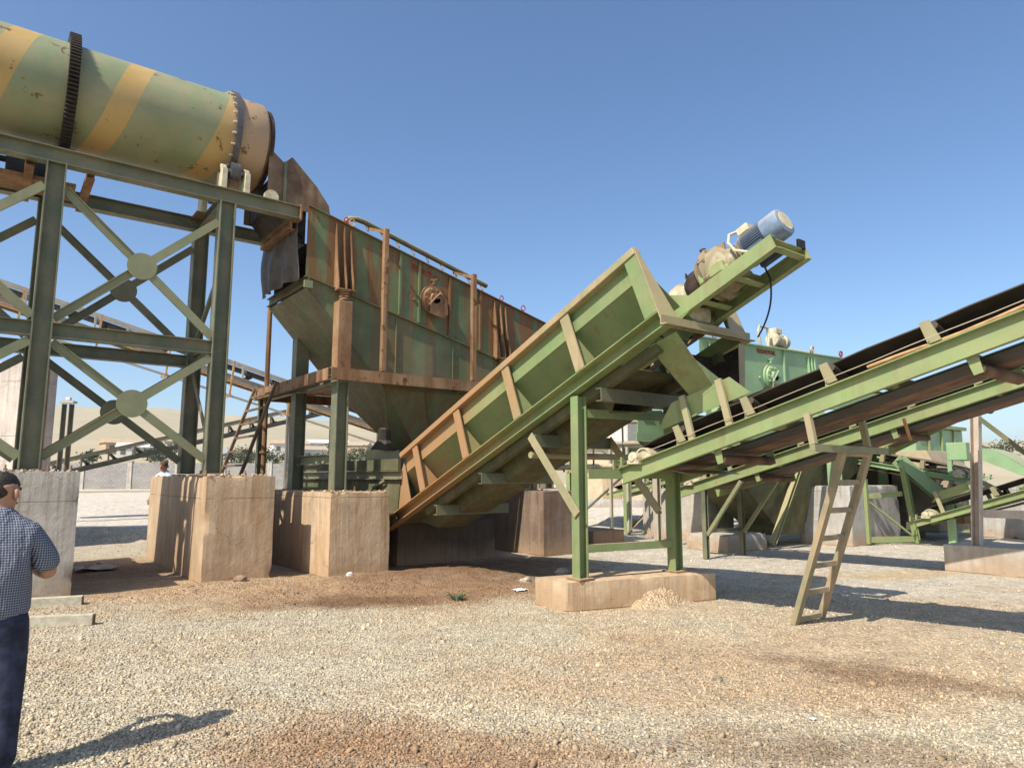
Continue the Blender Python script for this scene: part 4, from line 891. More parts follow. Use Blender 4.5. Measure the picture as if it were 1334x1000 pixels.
# ------------------------------------------------------------------ belt conveyors
def conveyor(name, label, xn, w, yt, zt, sl, L, cm='belt_green', idl=(), skirt=None, ret=(), rot=None, ch=.22, group='belt conveyors of the plant', near=True, trough=.085):
    al = math.atan(sl); a = V((0, -math.cos(al), math.sin(al))); nr = V((0, math.sin(al), math.cos(al)))
    C = lambda x, s, n: V((x, yt, zt)) + a * s + nr * n
    r = thing(name, label, 'conveyor', (xn + w / 2, yt, zt), 0, group); xf_ = xn + w
    for x, k in ((xn, 'C'), (xf_, 'D')): obj('channel', MB().beam(C(x, 0, -ch / 2), C(x, L, -ch / 2), .075, ch, k, .012, nr), cm, r)
    ct = None; s = .9
    while s < L - .3:
        if ct is None: ct = obj('cross_tie', MB().beam(C(xn + .04, s, -ch / 2), C(xf_ - .04, s, -ch / 2), .06, ch * .6, 'D', .01), cm, r); s_0 = s
        else: clone_part(ct, r, a * (s - s_0))
        s += 1.3
    # endless belt: troughed on top, round the tail pulley, flat underneath
    R = .155; nc = .03; LB = -.03; path = [(s_, 1) for s_ in np.linspace(L + .1, .95, max(8, int(L * 2)))] + [(.75, .75), (.5, .4), (.3, .12)]
    U = [0, .1, .24, .4, .6, .76, .9, 1.0]; x0b, x1b = xn + .12, xf_ - .15; rows = []
    def hgt(u, f): d = abs(u - .5) - .16; return (max(0, d) / .34) * trough * f
    for s_, f in path: rows.append([C(x0b + (x1b - x0b) * u, s_ + .12, nc + R + LB * f + hgt(u, f) + .012 * math.sin(s_ * 6) * f * abs(u - .5)) for u in U])
    for q in range(1, 9):
        t = PI * q / 9; rows.append([C(x0b + (x1b - x0b) * u, .36 - math.sin(t) * R - .0, nc + math.cos(t) * R) for u in U])
    for s_ in np.linspace(.5, L + .1, max(8, int(L * 1.5))):
        f = min(1, (s_ - .4) / 1.2); rows.append([C(x0b + (x1b - x0b) * u, s_, nc - R - .11 * f - .015 * math.sin(PI * u) * f) for u in U])
    bt = obj('belt', MB().sheet(rows, .014), 'rubber', r)
    bt.data.materials.append(M['belt_back'])
    nrow = len(rows); ntop = len(path) + 4
    for pi, pl in enumerate(bt.data.polygons):                        # the carrying face shows dried mud on the return run
        if pl.index < 2 * (nrow - 1) * (len(U) - 1):
            row = (pl.index // 2) // (len(U) - 1)
            if row > ntop and 3 <= (pl.index // 2) % (len(U) - 1) <= 5: pl.material_index = 1
    obj('tail_pulley', MB().rev(C(x0b - .03, .36, nc), (1, 0, 0), [(0, .03), (0, .06), (.02, .06), (.02, R - .03), (.0, R - .03), (.0, R - .008), (x1b - x0b + .06, R - .008), (x1b - x0b + .06, .04)], 28, False), 'cream', r)
    for x in (xn, xf_):
        b = obj('tail_bearing', MB().rev(C(x - .07, .30, .06), (1, 0, 0), [(0, .03), (.0, .05), (.03, .075), (.11, .075), (.13, .04)], 18).box(C(x, .3, .0), (.11, .2, .05)), 'cream', r)
        obj('takeup_screw', MB().cyl(C(x, -.12, .05), C(x, .25, .05), .016, 8), 'steel', r)
        for s_ in (-.06, .09): obj('takeup_stop', MB().box(C(x, s_, .06), (.09, .03, .13)), cm, r)
    pr = None
    for s_ in idl:
        if pr is None:
            pr = obj('idler_bracket', MB().beam(C(xn + .02, s_, .03), C(xf_ - .02, s_, .03), .09, .05, 'L', .01), 'bracket', r); s_1 = s_
            for x, sg in ((xn + .07, 1), (xf_ - .07, -1)):
                obj('side_post', MB().prism([C(x - .02, s_ - .05, .04), C(x - .02, s_ + .07, .04), C(x - .02 - sg * .03, s_ + .04, .25), C(x - .02 - sg * .03, s_ - .05, .25)], (.02 * 1, 0, 0)).prism([C(x - .02, s_ - .052, .04), C(x - .02, s_ - .04, .04), C(x - .02, s_ - .04, .245), C(x - .02, s_ - .052, .245)], (.05 * sg, 0, 0)), 'bracket', pr)
                xa_, xb_ = (x + sg * .03), xn + w / 2 - sg * (w * .16)
                obj('side_roller', MB().cyl(C(xa_, s_ + .03, .20), C(xb_, s_ + .03, .085), .045, 14), 'rubber', pr)
            obj('middle_roller', MB().cyl(C(xn + w * .36, s_ - .03, .09), C(xn + w * .64, s_ - .03, .09), .045, 14), 'rubber', pr)
        else: clone_part(pr, r, a * (s_ - s_1))
    rr = None
    for s_ in ret:
        if rr is None:
            rr = obj('return_roller', MB().cyl(C(xn + .06, s_, -.335), C(xf_ - .06, s_, -.335), .055, 16), 'belt_back', r); s_2 = s_
            for x in (xn + .02, xf_ - .02): obj('hanger', MB().prism([C(x, s_ - .05, -ch), C(x, s_ + .05, -ch), C(x, s_ + .04, -.38), C(x, s_ - .04, -.38)], (.012, 0, 0)), cm, rr)
        else: clone_part(rr, r, a * (s_ - s_2))
    if skirt:
        s0, s1, top, posts = skirt
        for x, sg in ((xn + .12, 1), (xf_ - .12, -1)):
            obj('skirt_board', MB().prism([C(x, s0, .30), C(x - sg * .03, s0 + .1, top * .72), C(x - sg * .05, s0 + .32, top), C(x - sg * .05, s1 - .18, top), C(x, s1, .30)], (.008, 0, 0)), 'belt_green' if x < xn + w / 2 else 'bracket', r)
            for s_ in posts: obj('skirt_post', MB().beam(C(x - sg * .09, s_, 0), C(x - sg * .07, s_, top + .02), .085, .04, 'L', .01, (1, 0, 0)), 'bracket', r)
    if rot is not None: r.rotation_euler.z = rot
    return r, C
CV, C1 = conveyor('belt_conveyor', 'nearest green belt conveyor climbing to the right from the trough legs', 6.85, 1.12, 6.55, 1.775, .272, 8.6, idl=(1.05, 2.07, 3.07, 4.10, 5.2, 6.3, 7.4), skirt=(.72, 2.12, .56, (1.24, 1.80)), ret=(1.55, 4.35, 7.0))
# U-shaped hangers under the near conveyor
def u_hanger(y, dz, far=8.42):
    z = C1(0, (6.55 - y) / math.cos(math.atan(.272)), -.22).z
    h = obj('hanger_frame', MB().beam((6.80, y, z - dz), (far, y, z - dz), .06, .075, 'box'), 'tower_light', CV)  # crossbar in darker paint, shade under the conveyor put into its colour
    for x in (6.83, 7.985): obj('hanger_post', MB().beam((x, y + .05, z + .0), (x, y, z - dz + .04), .065, .06, 'box', .01, (1, 0, 0)), 'bracket', h)
u_hanger(3.78, .36); u_hanger(1.80, .38)
obj('conduit', MB().tube([C1(6.95, s, .05 + .012 * math.sin(s * 4)) for s in np.linspace(3.45, 8.4, 18)], .018, 8), 'orange_pipe', CV)
obj('pull_wire', MB().tube([C1(6.84, s, .075 + .004 * math.sin(s * 5)) for s in np.linspace(.5, 8.4, 24)], .005, 5), 'far_grey', CV)
obj('hanging_rod', MB().cyl((8.1, 3.42, 2.30), (8.18, 3.40, 2.06), .018, 8), 'orange_pipe', CV)
obj('dirt_scraper', MB().prism([C1(6.98, .75, -.24), C1(8.1, .75, -.24), C1(8.1, .95, -.34), C1(6.98, .95, -.34)], (0, .01, .01)), 'bracket', CV)
ladder('trestle_leg', 'leaning ladder-shaped support leg under the near conveyor, foot on the gravel', (7.55, 4.53, .0), (8.12, 4.53, .0), (7.47, 3.80, 1.95), (8.05, 3.80, 1.95), 7, (.095, .06), 'dusty_leg', .02, 'support leg')
CV2, C2 = conveyor('belt_conveyor', 'second green belt conveyor running parallel behind the nearest one', 12.0, 1.3, 9.75, 1.44, .276, 12.2, idl=[.9 + 1.02 * k for k in range(11)], skirt=(.35, 1.9, .5, (.7, 1.35)), ret=(1.9, 4.6, 7.3), ch=.22)
for y, x0, x1 in ((9.1, 12.0, 13.3),):
    zc = C2(0, (9.75 - y) / math.cos(math.atan(.276)), -.24).z
    t = thing('conveyor_stand', 'dark braced stand under the second conveyor near the low grey footing', 'support stand', (12.6, y, 0))
    for x in (x0 + .02, x1 - .02):
        obj('leg', MB().beam((x, y, .0), (x, y, zc), .1, .1, 'I', .01, (1, 0, 0)), 'tower', t)
        obj('brace', MB().beam((x, y - .05, zc - .9 if zc > 1.2 else .2), (x, y - .9, zc + .2), .07, .07, 'L', .01, (1, 0, 0)), 'tower_light', t)
    obj('tie', MB().beam((x0, y, .55), (x1, y, .55), .07, .07, 'L', .01), 'tower', t)
CV3, _ = conveyor('belt_conveyor', 'third green conveyor seen above the second one at the right edge', 17.2, 1.0, 8.2, 2.4, .46, 9.5, idl=[1 + 1.1 * k for k in range(8)], ret=(2.5, 5), trough=.08)
CV4, _ = conveyor('belt_conveyor', 'small low conveyor with cream tail pulley and green skirt boards near the ground', 18.5, .9, 7.75, .60, .335, 7.0, idl=[1.9 + .9 * k for k in range(5)], skirt=(.5, 1.75, .5, (.7, 1.5)), ret=(2.5,), ch=.16)
CV5, _ = conveyor('belt_conveyor', 'short conveyor with cream pulley dropping to the right above the small low one', 19.2, .9, 6.3, 1.70, -.02, 3.0, 'new_green', idl=(1.2, 2.2), ret=(1.5,), ch=.12, rot=math.radians(180))
CV5.location = (19.6, 6.6, 1.62); CV5.rotation_euler = (math.radians(-12), 0, math.radians(180))
# pink primer post with brace on the footing at the right edge
t = thing('support_post', 'primer pink leaning post with green diagonal brace on the low right footing', 'post', (14.2, 4.9, .46))
obj('post_shaft', MB().beam((14.2, 4.92, .46), (14.05, 4.72, 2.75), .16, .14, 'C', .014, (0, 1, 0)), 'pinkpaint', t)
obj('brace', MB().beam((14.05, 4.66, 2.7), (14.2, 3.3, 1.3), .08, .08, 'L', .012, (1, 0, 0)), 'tower', t)
obj('rail', MB().beam((14.25, 4.85, 1.02), (14.3, 2.4, 1.02), .06, .14), 'pinkpaint', t)

# ------------------------------------------------------------------ the newer screen far right
S2 = thing('vibrating_screen', 'clean bright green vibrating screen behind the conveyors with pale motor on top', 'vibrating screen', (16.5, 10, 3.3))
zt2 = screen(S2, 12.3, 20.6, 9.3, 11.2, 4.74, -.026, 1.45, ('new_green', 'new_green', 'new_green'), ((12.75, 2.85), (16.85, 2.85)), 14.95, (13.6, 15.6))
obj('lifting_eye', MB().tube([(18.4 + .07 * math.cos(a), 9.26, zt2(18.4) + .09 + .07 * math.sin(a)) for a in [2 * PI * q / 14 for q in range(15)]], .022, 6), 'red', S2)
obj('lifting_eye', MB().tube([(16.9 + .07 * math.cos(a), 9.24, zt2(16.9) + .09 + .07 * math.sin(a)) for a in [2 * PI * q / 14 for q in range(15)]], .022, 6), 'cream', S2)
lettering('TEKNOTAK', S2, (14.85, 9.285, zt2(14.85) - .16), (1, 0, .026), .15, 'red')
t = thing('electric_motor', 'pale dusty vibrator motor in a bracket on top of the far green screen', 'motor', (16.1, 9.9, 4.86))
obj('motor_body', MB().rev((15.85, 9.75, 5.16), (1, .1, 0), [(0, .06), (.02, .17), (.08, .19), (.12, .16), (.5, .16), (.52, .19), (.72, .18), (.74, .1)], 24), 'cream', t)
obj('terminal_box', MB().b2((15.95, 9.66, 5.32), (16.25, 9.9, 5.47)), 'cream', t, .02)
obj('motor_stool', MB().beam((15.6, 9.8, 4.93), (16.9, 9.8, 4.93), .3, .06), 'cream', t)
obj('guard_frame', MB().tube([(15.3, 9.7, 4.9), (15.2, 9.7, 5.25), (15.25, 9.7, 5.42), (15.62, 9.7, 5.42), (15.66, 9.7, 5.1), (15.6, 9.7, 4.92)], .035, 8), 'cream', t)
t = thing('spray_pipe', 'cream pipe running along the top of the far green screen', 'spray pipe', (18, 10, 4.9))
obj('pipe', MB().tube([(16.8, 10.0, 5.02), (17.1, 10.0, 5.06), (20.4, 10.0, 5.10)], .05, 10), 'cream', t)
for x in (17.5, 18.7, 19.9): obj('pipe_stand', MB().b2((x, 9.97, 4.8), (x + .06, 10.03, 5.05)), 'cream', t)
H2 = thing('screen_hopper', 'dark green tapered hopper under the far green screen', 'hopper', (16, 10.2, 2))
q0, q1, q2 = 3.26, 2.5, .5
for y, yy, s in ((9.27, 9.75, -1), (11.23, 10.7, 1)):
    obj('side_skirt', MB().b2((12.4, y, q1), (20.4, y + s * .012, q0)), 'new_green', H2)
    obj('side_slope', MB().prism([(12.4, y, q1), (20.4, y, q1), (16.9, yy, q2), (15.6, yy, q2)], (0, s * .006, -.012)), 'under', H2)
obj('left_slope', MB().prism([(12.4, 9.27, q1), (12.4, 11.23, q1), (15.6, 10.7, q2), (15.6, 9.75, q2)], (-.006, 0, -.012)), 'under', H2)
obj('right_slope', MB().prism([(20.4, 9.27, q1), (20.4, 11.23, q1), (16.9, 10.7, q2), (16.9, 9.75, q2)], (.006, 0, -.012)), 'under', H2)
obj('outlet', MB().b2((15.6, 9.75, .25), (16.9, 10.7, .5)), 'under', H2)
F2 = thing('screen_stand', 'bright green columns and beams carrying the far green screen', 'steel frame', (16.8, 10, 0))
for x in (17.45, 20.2):
    for y in (9.14, 11.3):
        obj('column', MB().beam((x, y, 1.46 if x < 19 else 0), (x, y, 2.83), .26, .24, 'I', .02, (1, 0, 0)), 'new_green', F2)
for y in (9.14, 11.3): obj('platform_beam', MB().beam((12.2, y - .16, 2.6), (20.4, y - .16, 2.6), .1, .2, 'D', .014), 'new_green', F2)
for y in (9.4, 11.1): obj('diagonal', MB().beam((14.9, y, .1), (16.6, y, 2.4), .12, .12, 'I', .014), 'belt_green', F2)

# trapezoid stand and heavy inclined strut right of the far block
t = thing('trapezoid_stand', 'green trapezoid stand with one diagonal tie in front of the far grey block', 'support stand', (18.2, 8.4, 0))
A_, B_ = V((17.72, 8.52, .02)), V((18.95, 7.9, .02)); A2, B2 = V((17.72, 8.52, 1.62)), V((18.72, 8.02, 1.95))
obj('leg', MB().beam(A_, A2, .1, .1, 'L', .012, (1, 0, 0)), 'belt_green', t); obj('leg', MB().beam(B_, B2, .13, .13, 'I', .014, (1, 0, 0)), 'belt_green', t)
obj('bottom_tie', MB().beam(A_ + V((.06, -.03, .1)), B_ + V((-.08, .04, .1)), .06, .14, 'D', .012), 'belt_green', t)
obj('top_tie', MB().beam(A2.lerp(B2, .06) + V((0, 0, -.45)), B2 + V((-.08, .04, -.7)), .06, .12, 'D', .012), 'belt_green', t)
obj('diagonal_tie', MB().beam(A2 + V((.05, -.03, -.55)), B_ + V((-.12, .06, .2)), .05, .06, 'L', .01), 'belt_green', t)
t = thing('inclined_strut', 'thick green inclined box strut above the small low conveyor', 'strut', (19, 8, 1))
obj('strut_beam', MB().beam((18.7, 8.1, 2.1), (20.0, 7.25, .75), .3, .26, 'I', .02, (1, 1, 0)), 'new_green', t)
obj('foot_plate', MB().b2((19.8, 7.1, .5), (20.2, 7.45, .75)), 'rusty', t)
t = thing('transfer_hood', 'bright green curved transfer hood above the short conveyor pulley', 'hood', (19.8, 6.8, 1.9))
obj('hood_box', MB().prism([(19.3, 7.2, 2.08), (19.3, 7.2, 2.52), (20.2, 7.2, 2.52), (20.2, 7.2, 2.08)], (0, -.45, 0)), 'new_green', t, .01)
rows = [[(20.2 + .0 * k, 6.75 - 1.25 * k / 10, 2.40 - .85 * (k / 10) ** 1.8), (21.1, 6.75 - 1.25 * k / 10, 2.40 - .85 * (k / 10) ** 1.8)] for k in range(11)]
obj('curved_cover', MB().sheet(rows, .02), 'new_green', t)
obj('hood_side', MB().prism([(20.2, 6.75, 2.1)] + [(20.2, 6.75 - 1.25 * k / 10, 2.38 - .85 * (k / 10) ** 1.8) for k in range(11)] + [(20.2, 5.5, 1.5)], (.01, 0, 0)), 'new_green', t)
obj('hood_leg', MB().beam((19.35, 7.15, 1.5), (19.35, 7.15, 2.08), .1, .1), 'new_green', t)
t = thing('idler_tube', 'blue grey tube lying on small green posts at the far right', 'tube', (20.5, 5.6, 1.9))
obj('tube_shell', MB().cyl((20.3, 5.75, 1.85), (20.9, 4.4, 2.45), .12, 18), 'pipe_blue', t)
for k in (.2, .6): obj('tube_post', MB().beam((20.3 + .6 * k, 5.75 - 1.35 * k, 1.35), (20.3 + .6 * k, 5.75 - 1.35 * k, 1.75 + .6 * k), .08, .06), 'new_green', t)
obj('tube_rail', MB().beam((20.2, 6.0, 1.4), (20.9, 4.0, 1.95), .08, .1), 'belt_green', t)

t = thing('crusher_housing', 'dark crusher body in the shade behind the inclined strut', 'crusher', (21.2, 8.4, 0))
obj('housing_body', MB().b2((20.3, 7.9, .2), (22.4, 9.4, 1.9)), 'far_dark', t, .04); obj('housing_top', MB().prism([(20.2, 7.8, 1.9), (22.5, 7.8, 1.9), (22.1, 8.2, 2.4), (20.6, 8.2, 2.4)], (0, 1.2, 0)), 'tower', t, .02)
obj('flywheel', MB().rev((20.9, 7.9, 1.1), (0, -1, 0), [(.02, .1), (.02, .5), (.2, .5), (.2, .42), (.12, .4), (.12, .12), (.25, .12), (.25, 0)], 28), 'far_dark', t)
t = thing('marker_post', 'short bright green post before the small low conveyor', 'post', (19.0, 7.1, 0)); obj('post_shaft', MB().beam((19.0, 7.1, 0), (19.0, 7.1, 1.25), .15, .13, 'C', .014, (1, 0, 0)), 'new_green', t); obj('base_plate', MB().box((19.0, 7.1, .02), (.3, .3, .03)), 'rusty', t)
block('foundation_block', 'grey concrete block behind the pink post at the far right', 22.6, 6.6, 24.4, 8.0, 0, 1.5, 'conc_g', rub=False)

t = thing('storage_bin', 'green tapered storage bin on legs behind the right end of the far screen', 'bin', (22.6, 9.8, 0))
obj('bin_side', MB().prism([(21.0, 8.6, 1.9), (21.0, 8.6, 3.1), (24.4, 8.6, 3.1), (24.4, 8.6, 1.9)], (0, 2.4, 0)), 'new_green', t, .03)
obj('bin_cone', MB().prism([(21.0, 8.62, 1.89), (24.4, 8.62, 1.89), (23.2, 8.62, .7), (22.2, 8.62, .7)], (0, 2.3, 0)), 'hopper', t)
for x in (21.05, 24.3):
    for y in (8.65, 10.9): obj('bin_leg', MB().beam((x, y, 0), (x, y, 1.9), .16, .16, 'I', .014, (1, 0, 0)), 'belt_green', t)
for x in (21.8, 22.7, 23.6): obj('bin_rib', MB().b2((x, 8.54, 1.9), (x + .08, 8.598, 3.1)), 'belt_green', t)
obj('bin_rim', MB().b2((20.92, 8.5, 3.1), (24.48, 8.66, 3.2)), 'belt_green', t)

# more of the plant packed in behind the conveyors
t = thing('process_tower', 'green two-storey steel platform tower behind the head of the inclined trough', 'steel tower', (17.2, 16.2, 0))
for x in (15.8, 18.6):
    for y in (14.8, 17.4): obj('leg', MB().beam((x, y, 0), (x, y, 4.1), .18, .18, 'I', .016, (1, 0, 0)), 'belt_green', t)
for z in (1.9, 3.4):
    for y in (14.8, 17.4): obj('floor_beam', MB().beam((15.7, y, z), (18.7, y, z), .1, .18, 'D', .014), 'belt_green', t)
    obj('floor_beam', MB().beam((15.75, 14.8, z), (15.75, 17.4, z), .1, .18, 'C', .014), 'trough', t); obj('floor_plate', MB().b2((15.7, 14.7, z + .1), (18.7, 17.5, z + .12)), 'under', t)
for a, c in (((15.8, 14.74, .1), (18.6, 14.74, 1.8)), ((18.6, 14.74, .1), (15.8, 14.74, 1.8)), ((15.74, 14.8, 2.0), (15.74, 17.4, 3.3)), ((15.74, 17.4, .1), (15.74, 14.8, 1.8))): obj('brace', MB().beam(a, c, .08, .08, 'L', .012), 'tower', t)
for z in (3.9, 4.35): obj('hand_rail', MB().beam((15.7, 14.7, z), (18.7, 14.7, z), .045, .045), 'bracket', t)
for x in (15.75, 16.7, 17.7, 18.65): obj('rail_post', MB().beam((x, 14.7, 3.5), (x, 14.7, 4.37), .05, .05), 'bracket', t)
t = thing('feed_pump', 'cream pump and motor on the lower floor of the green platform tower', 'pump', (17, 15.5, 2.02))
obj('pump_motor', MB().rev((16.3, 15.4, 2.4), (1, 0, 0), [(0, .15), (.02, .28), (.7, .28), (.75, .16)], 20), 'cream', t); obj('pump_body', MB().rev((17.1, 15.4, 2.4), (1, 0, 0), [(0, .15), (.03, .36), (.3, .36), (.34, .1)], 20), 'pipe_blue', t); obj('pump_base', MB().b2((16.1, 15.1, 2.02), (17.6, 15.7, 2.14)), 'rusty', t)
conveyor('belt_conveyor', 'far green conveyor passing behind the platform tower and the far screen', 20.6, 1.0, 20.5, 1.0, .2, 11.5, idl=[1 + 1.3 * k for k in range(8)], ret=(3, 6), trough=.08)
t = thing('surge_hopper', 'dark green square hopper on braced legs between the far screen and the bin', 'hopper', (19.6, 13.2, 0))
obj('hopper_box', MB().b2((18.4, 12.0, 2.3), (20.8, 14.2, 3.5)), 'new_green', t, .03)
obj('hopper_cone', MB().prism([(18.4, 12.02, 2.29), (20.8, 12.02, 2.29), (19.9, 12.02, 1.1), (19.3, 12.02, 1.1)], (0, 2.1, 0)), 'under', t)
for x in (18.45, 20.7):
    for y in (12.05, 14.1): obj('leg', MB().beam((x, y, 0), (x, y, 2.3), .16, .16, 'I', .014, (1, 0, 0)), 'belt_green', t)
obj('brace', MB().beam((18.45, 11.98, .1), (20.7, 11.98, 2.1), .08, .08, 'L', .012), 'tower', t); obj('brace', MB().beam((20.7, 11.98, .1), (18.45, 11.98, 2.1), .08, .08, 'L', .012), 'tower', t)
# ------------------------------------------------------------------ things behind the machines
# far belt conveyors on the left
def far_conveyor(label, p0, p1, hang, mats, group='far conveyors behind the drum tower', step=.95, hand=True):
    p0, p1 = V(p0), V(p1); d = (p1 - p0).normalized(); L = (p1 - p0).length; r = thing('far_conveyor', label, 'conveyor', p0, 0, group); y1 = V((0, .9, 0))
    for off in (V((0, 0, 0)), y1):
        obj('top_rail', MB().beam(p0 + off, p1 + off, .06, .14), mats[0], r); obj('bottom_rail', MB().beam(p0 + off - V((0, 0, .52)), p1 + off - V((0, 0, .52)), .08, .18, 'C', .015), mats[0], r)
    obj('belt', MB().beam(p0 + V((0, .45, -.10)), p1 + V((0, .45, -.10)), .75, .03), 'rubber', r); obj('return_belt', MB().beam(p0 + V((0, .45, -.42)), p1 + V((0, .45, -.42)), .7, .02), 'rubber', r)
    f = None; k = 0
    while .3 + k * step < L:
        q = d * (.3 + k * step)
        if f is None:
            f = obj('idler_frame', MB().beam(p0 + q + V((0, -.02, -.45)), p0 + q + V((.0, -.02, -.05)), .07, .06, 'box', .01, (1, 0, 0)).beam(p0 + q + V((.05, -.01, -.15)), p0 + q + V((.3, .4, -.33)), .08, .08), mats[0], r); q0 = q
            obj('roller', MB().cyl(p0 + q + V((.3, .05, -.36)), p0 + q + V((.3, .8, -.36)), .07, 8), 'rubber', f)
        else: clone_part(f, r, q - q0)
        k += 1
    if hand:
        f = None; k = 0
        while .6 + k * 2.1 < L:
            q = d * (.6 + k * 2.1)
            if f is None:
                f = obj('walkway_post', MB().beam(p0 + q + V((-.12, -.35, -1.25)), p0 + q + V((.0, -.35, .0)), .06, .06, 'box', .01, (1, 0, 0)).beam(p0 + q + V((-.1, -.4, -1.2)), p0 + q + V((-.1, .3, -1.2)), .08, .08), 'orange_pipe', r); q0 = q
            else: clone_part(f, r, q - q0)
            k += 1
        obj('walkway_rail', MB().beam(p0 + V((-.1, -.35, -.72)), p1 + V((-.1, -.35, -.72)), .05, .05), 'orange_pipe', r)
        obj('walkway_edge', MB().beam(p0 + V((-.1, -.35, -1.22)), p1 + V((-.1, -.35, -1.22)), .05, .07), mats[0], r)
    for k in hang:
        q = p0 + d * k; gz = float(ground_z(np.array(q.x), np.array(q.y)))
        obj('trestle', MB().beam((q.x, q.y, gz), (q.x, q.y, q.z - .6), .14, .14, 'I', .014, (1, 0, 0)), mats[1], r); obj('trestle', MB().beam((q.x + .1, q.y + .9, gz), (q.x + .1, q.y + .9, q.z - .6), .14, .14, 'I', .014, (1, 0, 0)), mats[1], r)
        obj('trestle_brace', MB().beam((q.x, q.y - .03, gz + .3), (q.x + .1, q.y + .87, q.z - 1.2), .08, .08, 'L', .012), mats[1], r); obj('trestle_brace', MB().beam((q.x, q.y + .87, gz + .8), (q.x, q.y - .03, q.z - 2.0), .08, .08, 'L', .012), mats[1], r)
    return r
far_conveyor('pale far conveyor with orange walkway posts dropping to the right behind the tower', (-6, 25, 9.0), (15.5, 25, 3.38), (15.6, 19.5), ('far_grey', 'far_grey'))
far_conveyor('dark far conveyor rising to the right in front of the bare hills', (2.0, 32, 2.15), (17.5, 32, 6.5), (12.2, 15.2), ('far_dark', 'far_dark'), hand=False)
t = thing('gate_post', 'dark twin steel post with a cap behind the left concrete block', 'post', (2.35, 30.3, 0))
for dx in (0, .22): obj('post_shaft', MB().beam((2.35 + dx, 30.3 - dx * .6, .2), (2.35 + dx, 30.3 - dx * .6, 4.35), .16, .16, 'I', .02, (1, 0, 0)), 'far_dark', t)
obj('cap_plate', MB().box((2.46, 30.23, 4.42), (.5, .28, .08), -.6), 'far_grey', t); obj('cap_lamp', MB().box((2.46, 30.23, 4.55), (.16, .14, .1), -.6), 'white', t)
t = thing('canopy', 'small pale blue canopy on a bent frame under the far dark conveyor', 'canopy', (8.0, 34, 1))
obj('canopy_sheet', MB().prism([(7.3, 34, 2.65), (8.9, 33, 2.65), (9.2, 33.6, 2.95), (7.6, 34.6, 2.95)], (0, 0, .04)), 'motor_grey', t)
for x, y in ((7.6, 34), (8.8, 33.2)): obj('canopy_leg', MB().beam((x, y, .2), (x, y, 2.7), .07, .07), 'far_dark', t)

# boundary wall of grey blocks between concrete posts
BW = thing('boundary_wall', 'grey block boundary wall with pale concrete posts at the foot of the hills', 'wall', (8.2, 80, 0))
wd = V((.835, -.55, 0)).normalized(); wa = math.atan2(wd.y, wd.x); st = 4.5
wall0 = V((8.2, 80, 0))
for k in range(-9, 10):
    p = wall0 + wd * (k * st); c = p + wd * (st / 2); gz = float(ground_z(np.array(p.x), np.array(p.y))) - .15
    me = MB().box((0, 0, 1.35), (st - .42, .22, 2.7)); o = obj('wall_panel', me, 'block_wall'); o.parent = BW; o.location = V((c.x, c.y, gz)) - BW.location; o.rotation_euler.z = wa
    pm = MB().box((0, 0, 1.42), (.42, .4, 2.85)).box((0, 0, 2.88), (.5, .48, .08)); o = obj('wall_post', pm, 'conc_w'); o.parent = BW; o.location = V((p.x, p.y, gz)) - BW.location; o.rotation_euler.z = wa

def az(px, r): a = math.atan((px - 667) / 900 * .991) + VA; return V((math.sin(a) * r, math.cos(a) * r, 0))
def hz_at(p): return float(hill_z(np.array(p.x), np.array(p.y)))
# village on the slope
roofs = ['white', 'far_grey', 'conc_b']
HOUSES = [(-118, 205, 9, 'white', 'broad'), (375, 215, 10, 'white', 'long'), (150, 210, 7, 'conc_b', 'tan'), (175, 198, 8, 'white', 'white'), (232, 220, 7, 'conc_w', 'grey'), (398, 190, 9, 'white', 'low white'), (425, 225, 12, 'white', 'wide white'), (462, 210, 8, 'conc_b', 'beige'), (540, 215, 9, 'white', 'pale')]
names = ['single', 'pale long flat-roofed house left of the dark ladder', 'tan house on the slope above the boundary wall, left', 'white house above the wall beside the tan one', 'grey house above the wall between the tower braces', 'low white house right of the dark ladder', 'wide white house behind the screen column', 'beige house just right of the screen column', 'pale house seen under the hopper tip']
for i, (px, r, w, m, kind) in enumerate(HOUSES):
    if i == 0: continue
    p = az(px, r); z = hz_at(p) - .4; a = math.atan2(-p.x, p.y) + random.uniform(-.25, .25); h = random.uniform(2.8, 3.6)
    t = thing('village_house', names[i], 'house', (p.x, p.y, z), a, 'village houses on the slope')
    B = V((p.x, p.y, z)); d2 = random.uniform(6, 8)
    obj('house_wall', MB().box(B + V((0, 0, h / 2)), (w, d2, h)), m, t)
    obj('roof', MB().prism([B + V((-w / 2 - .4, -d2 / 2 - .4, h)), B + V((-w / 2 - .4, d2 / 2 + .4, h)), B + V((-w / 2 - .4, 0, h + 1.2))], (w + .8, 0, 0)), random.choice(roofs), t)
    for k in range(int(w // 2.5)):
        wx = -w / 2 + 1.4 + k * 2.5; wn_ = obj('window', MB().box(B + V((wx, -d2 / 2 - .03, h * .55)), (1.1, .08, 1.2)), 'far_dark', t)
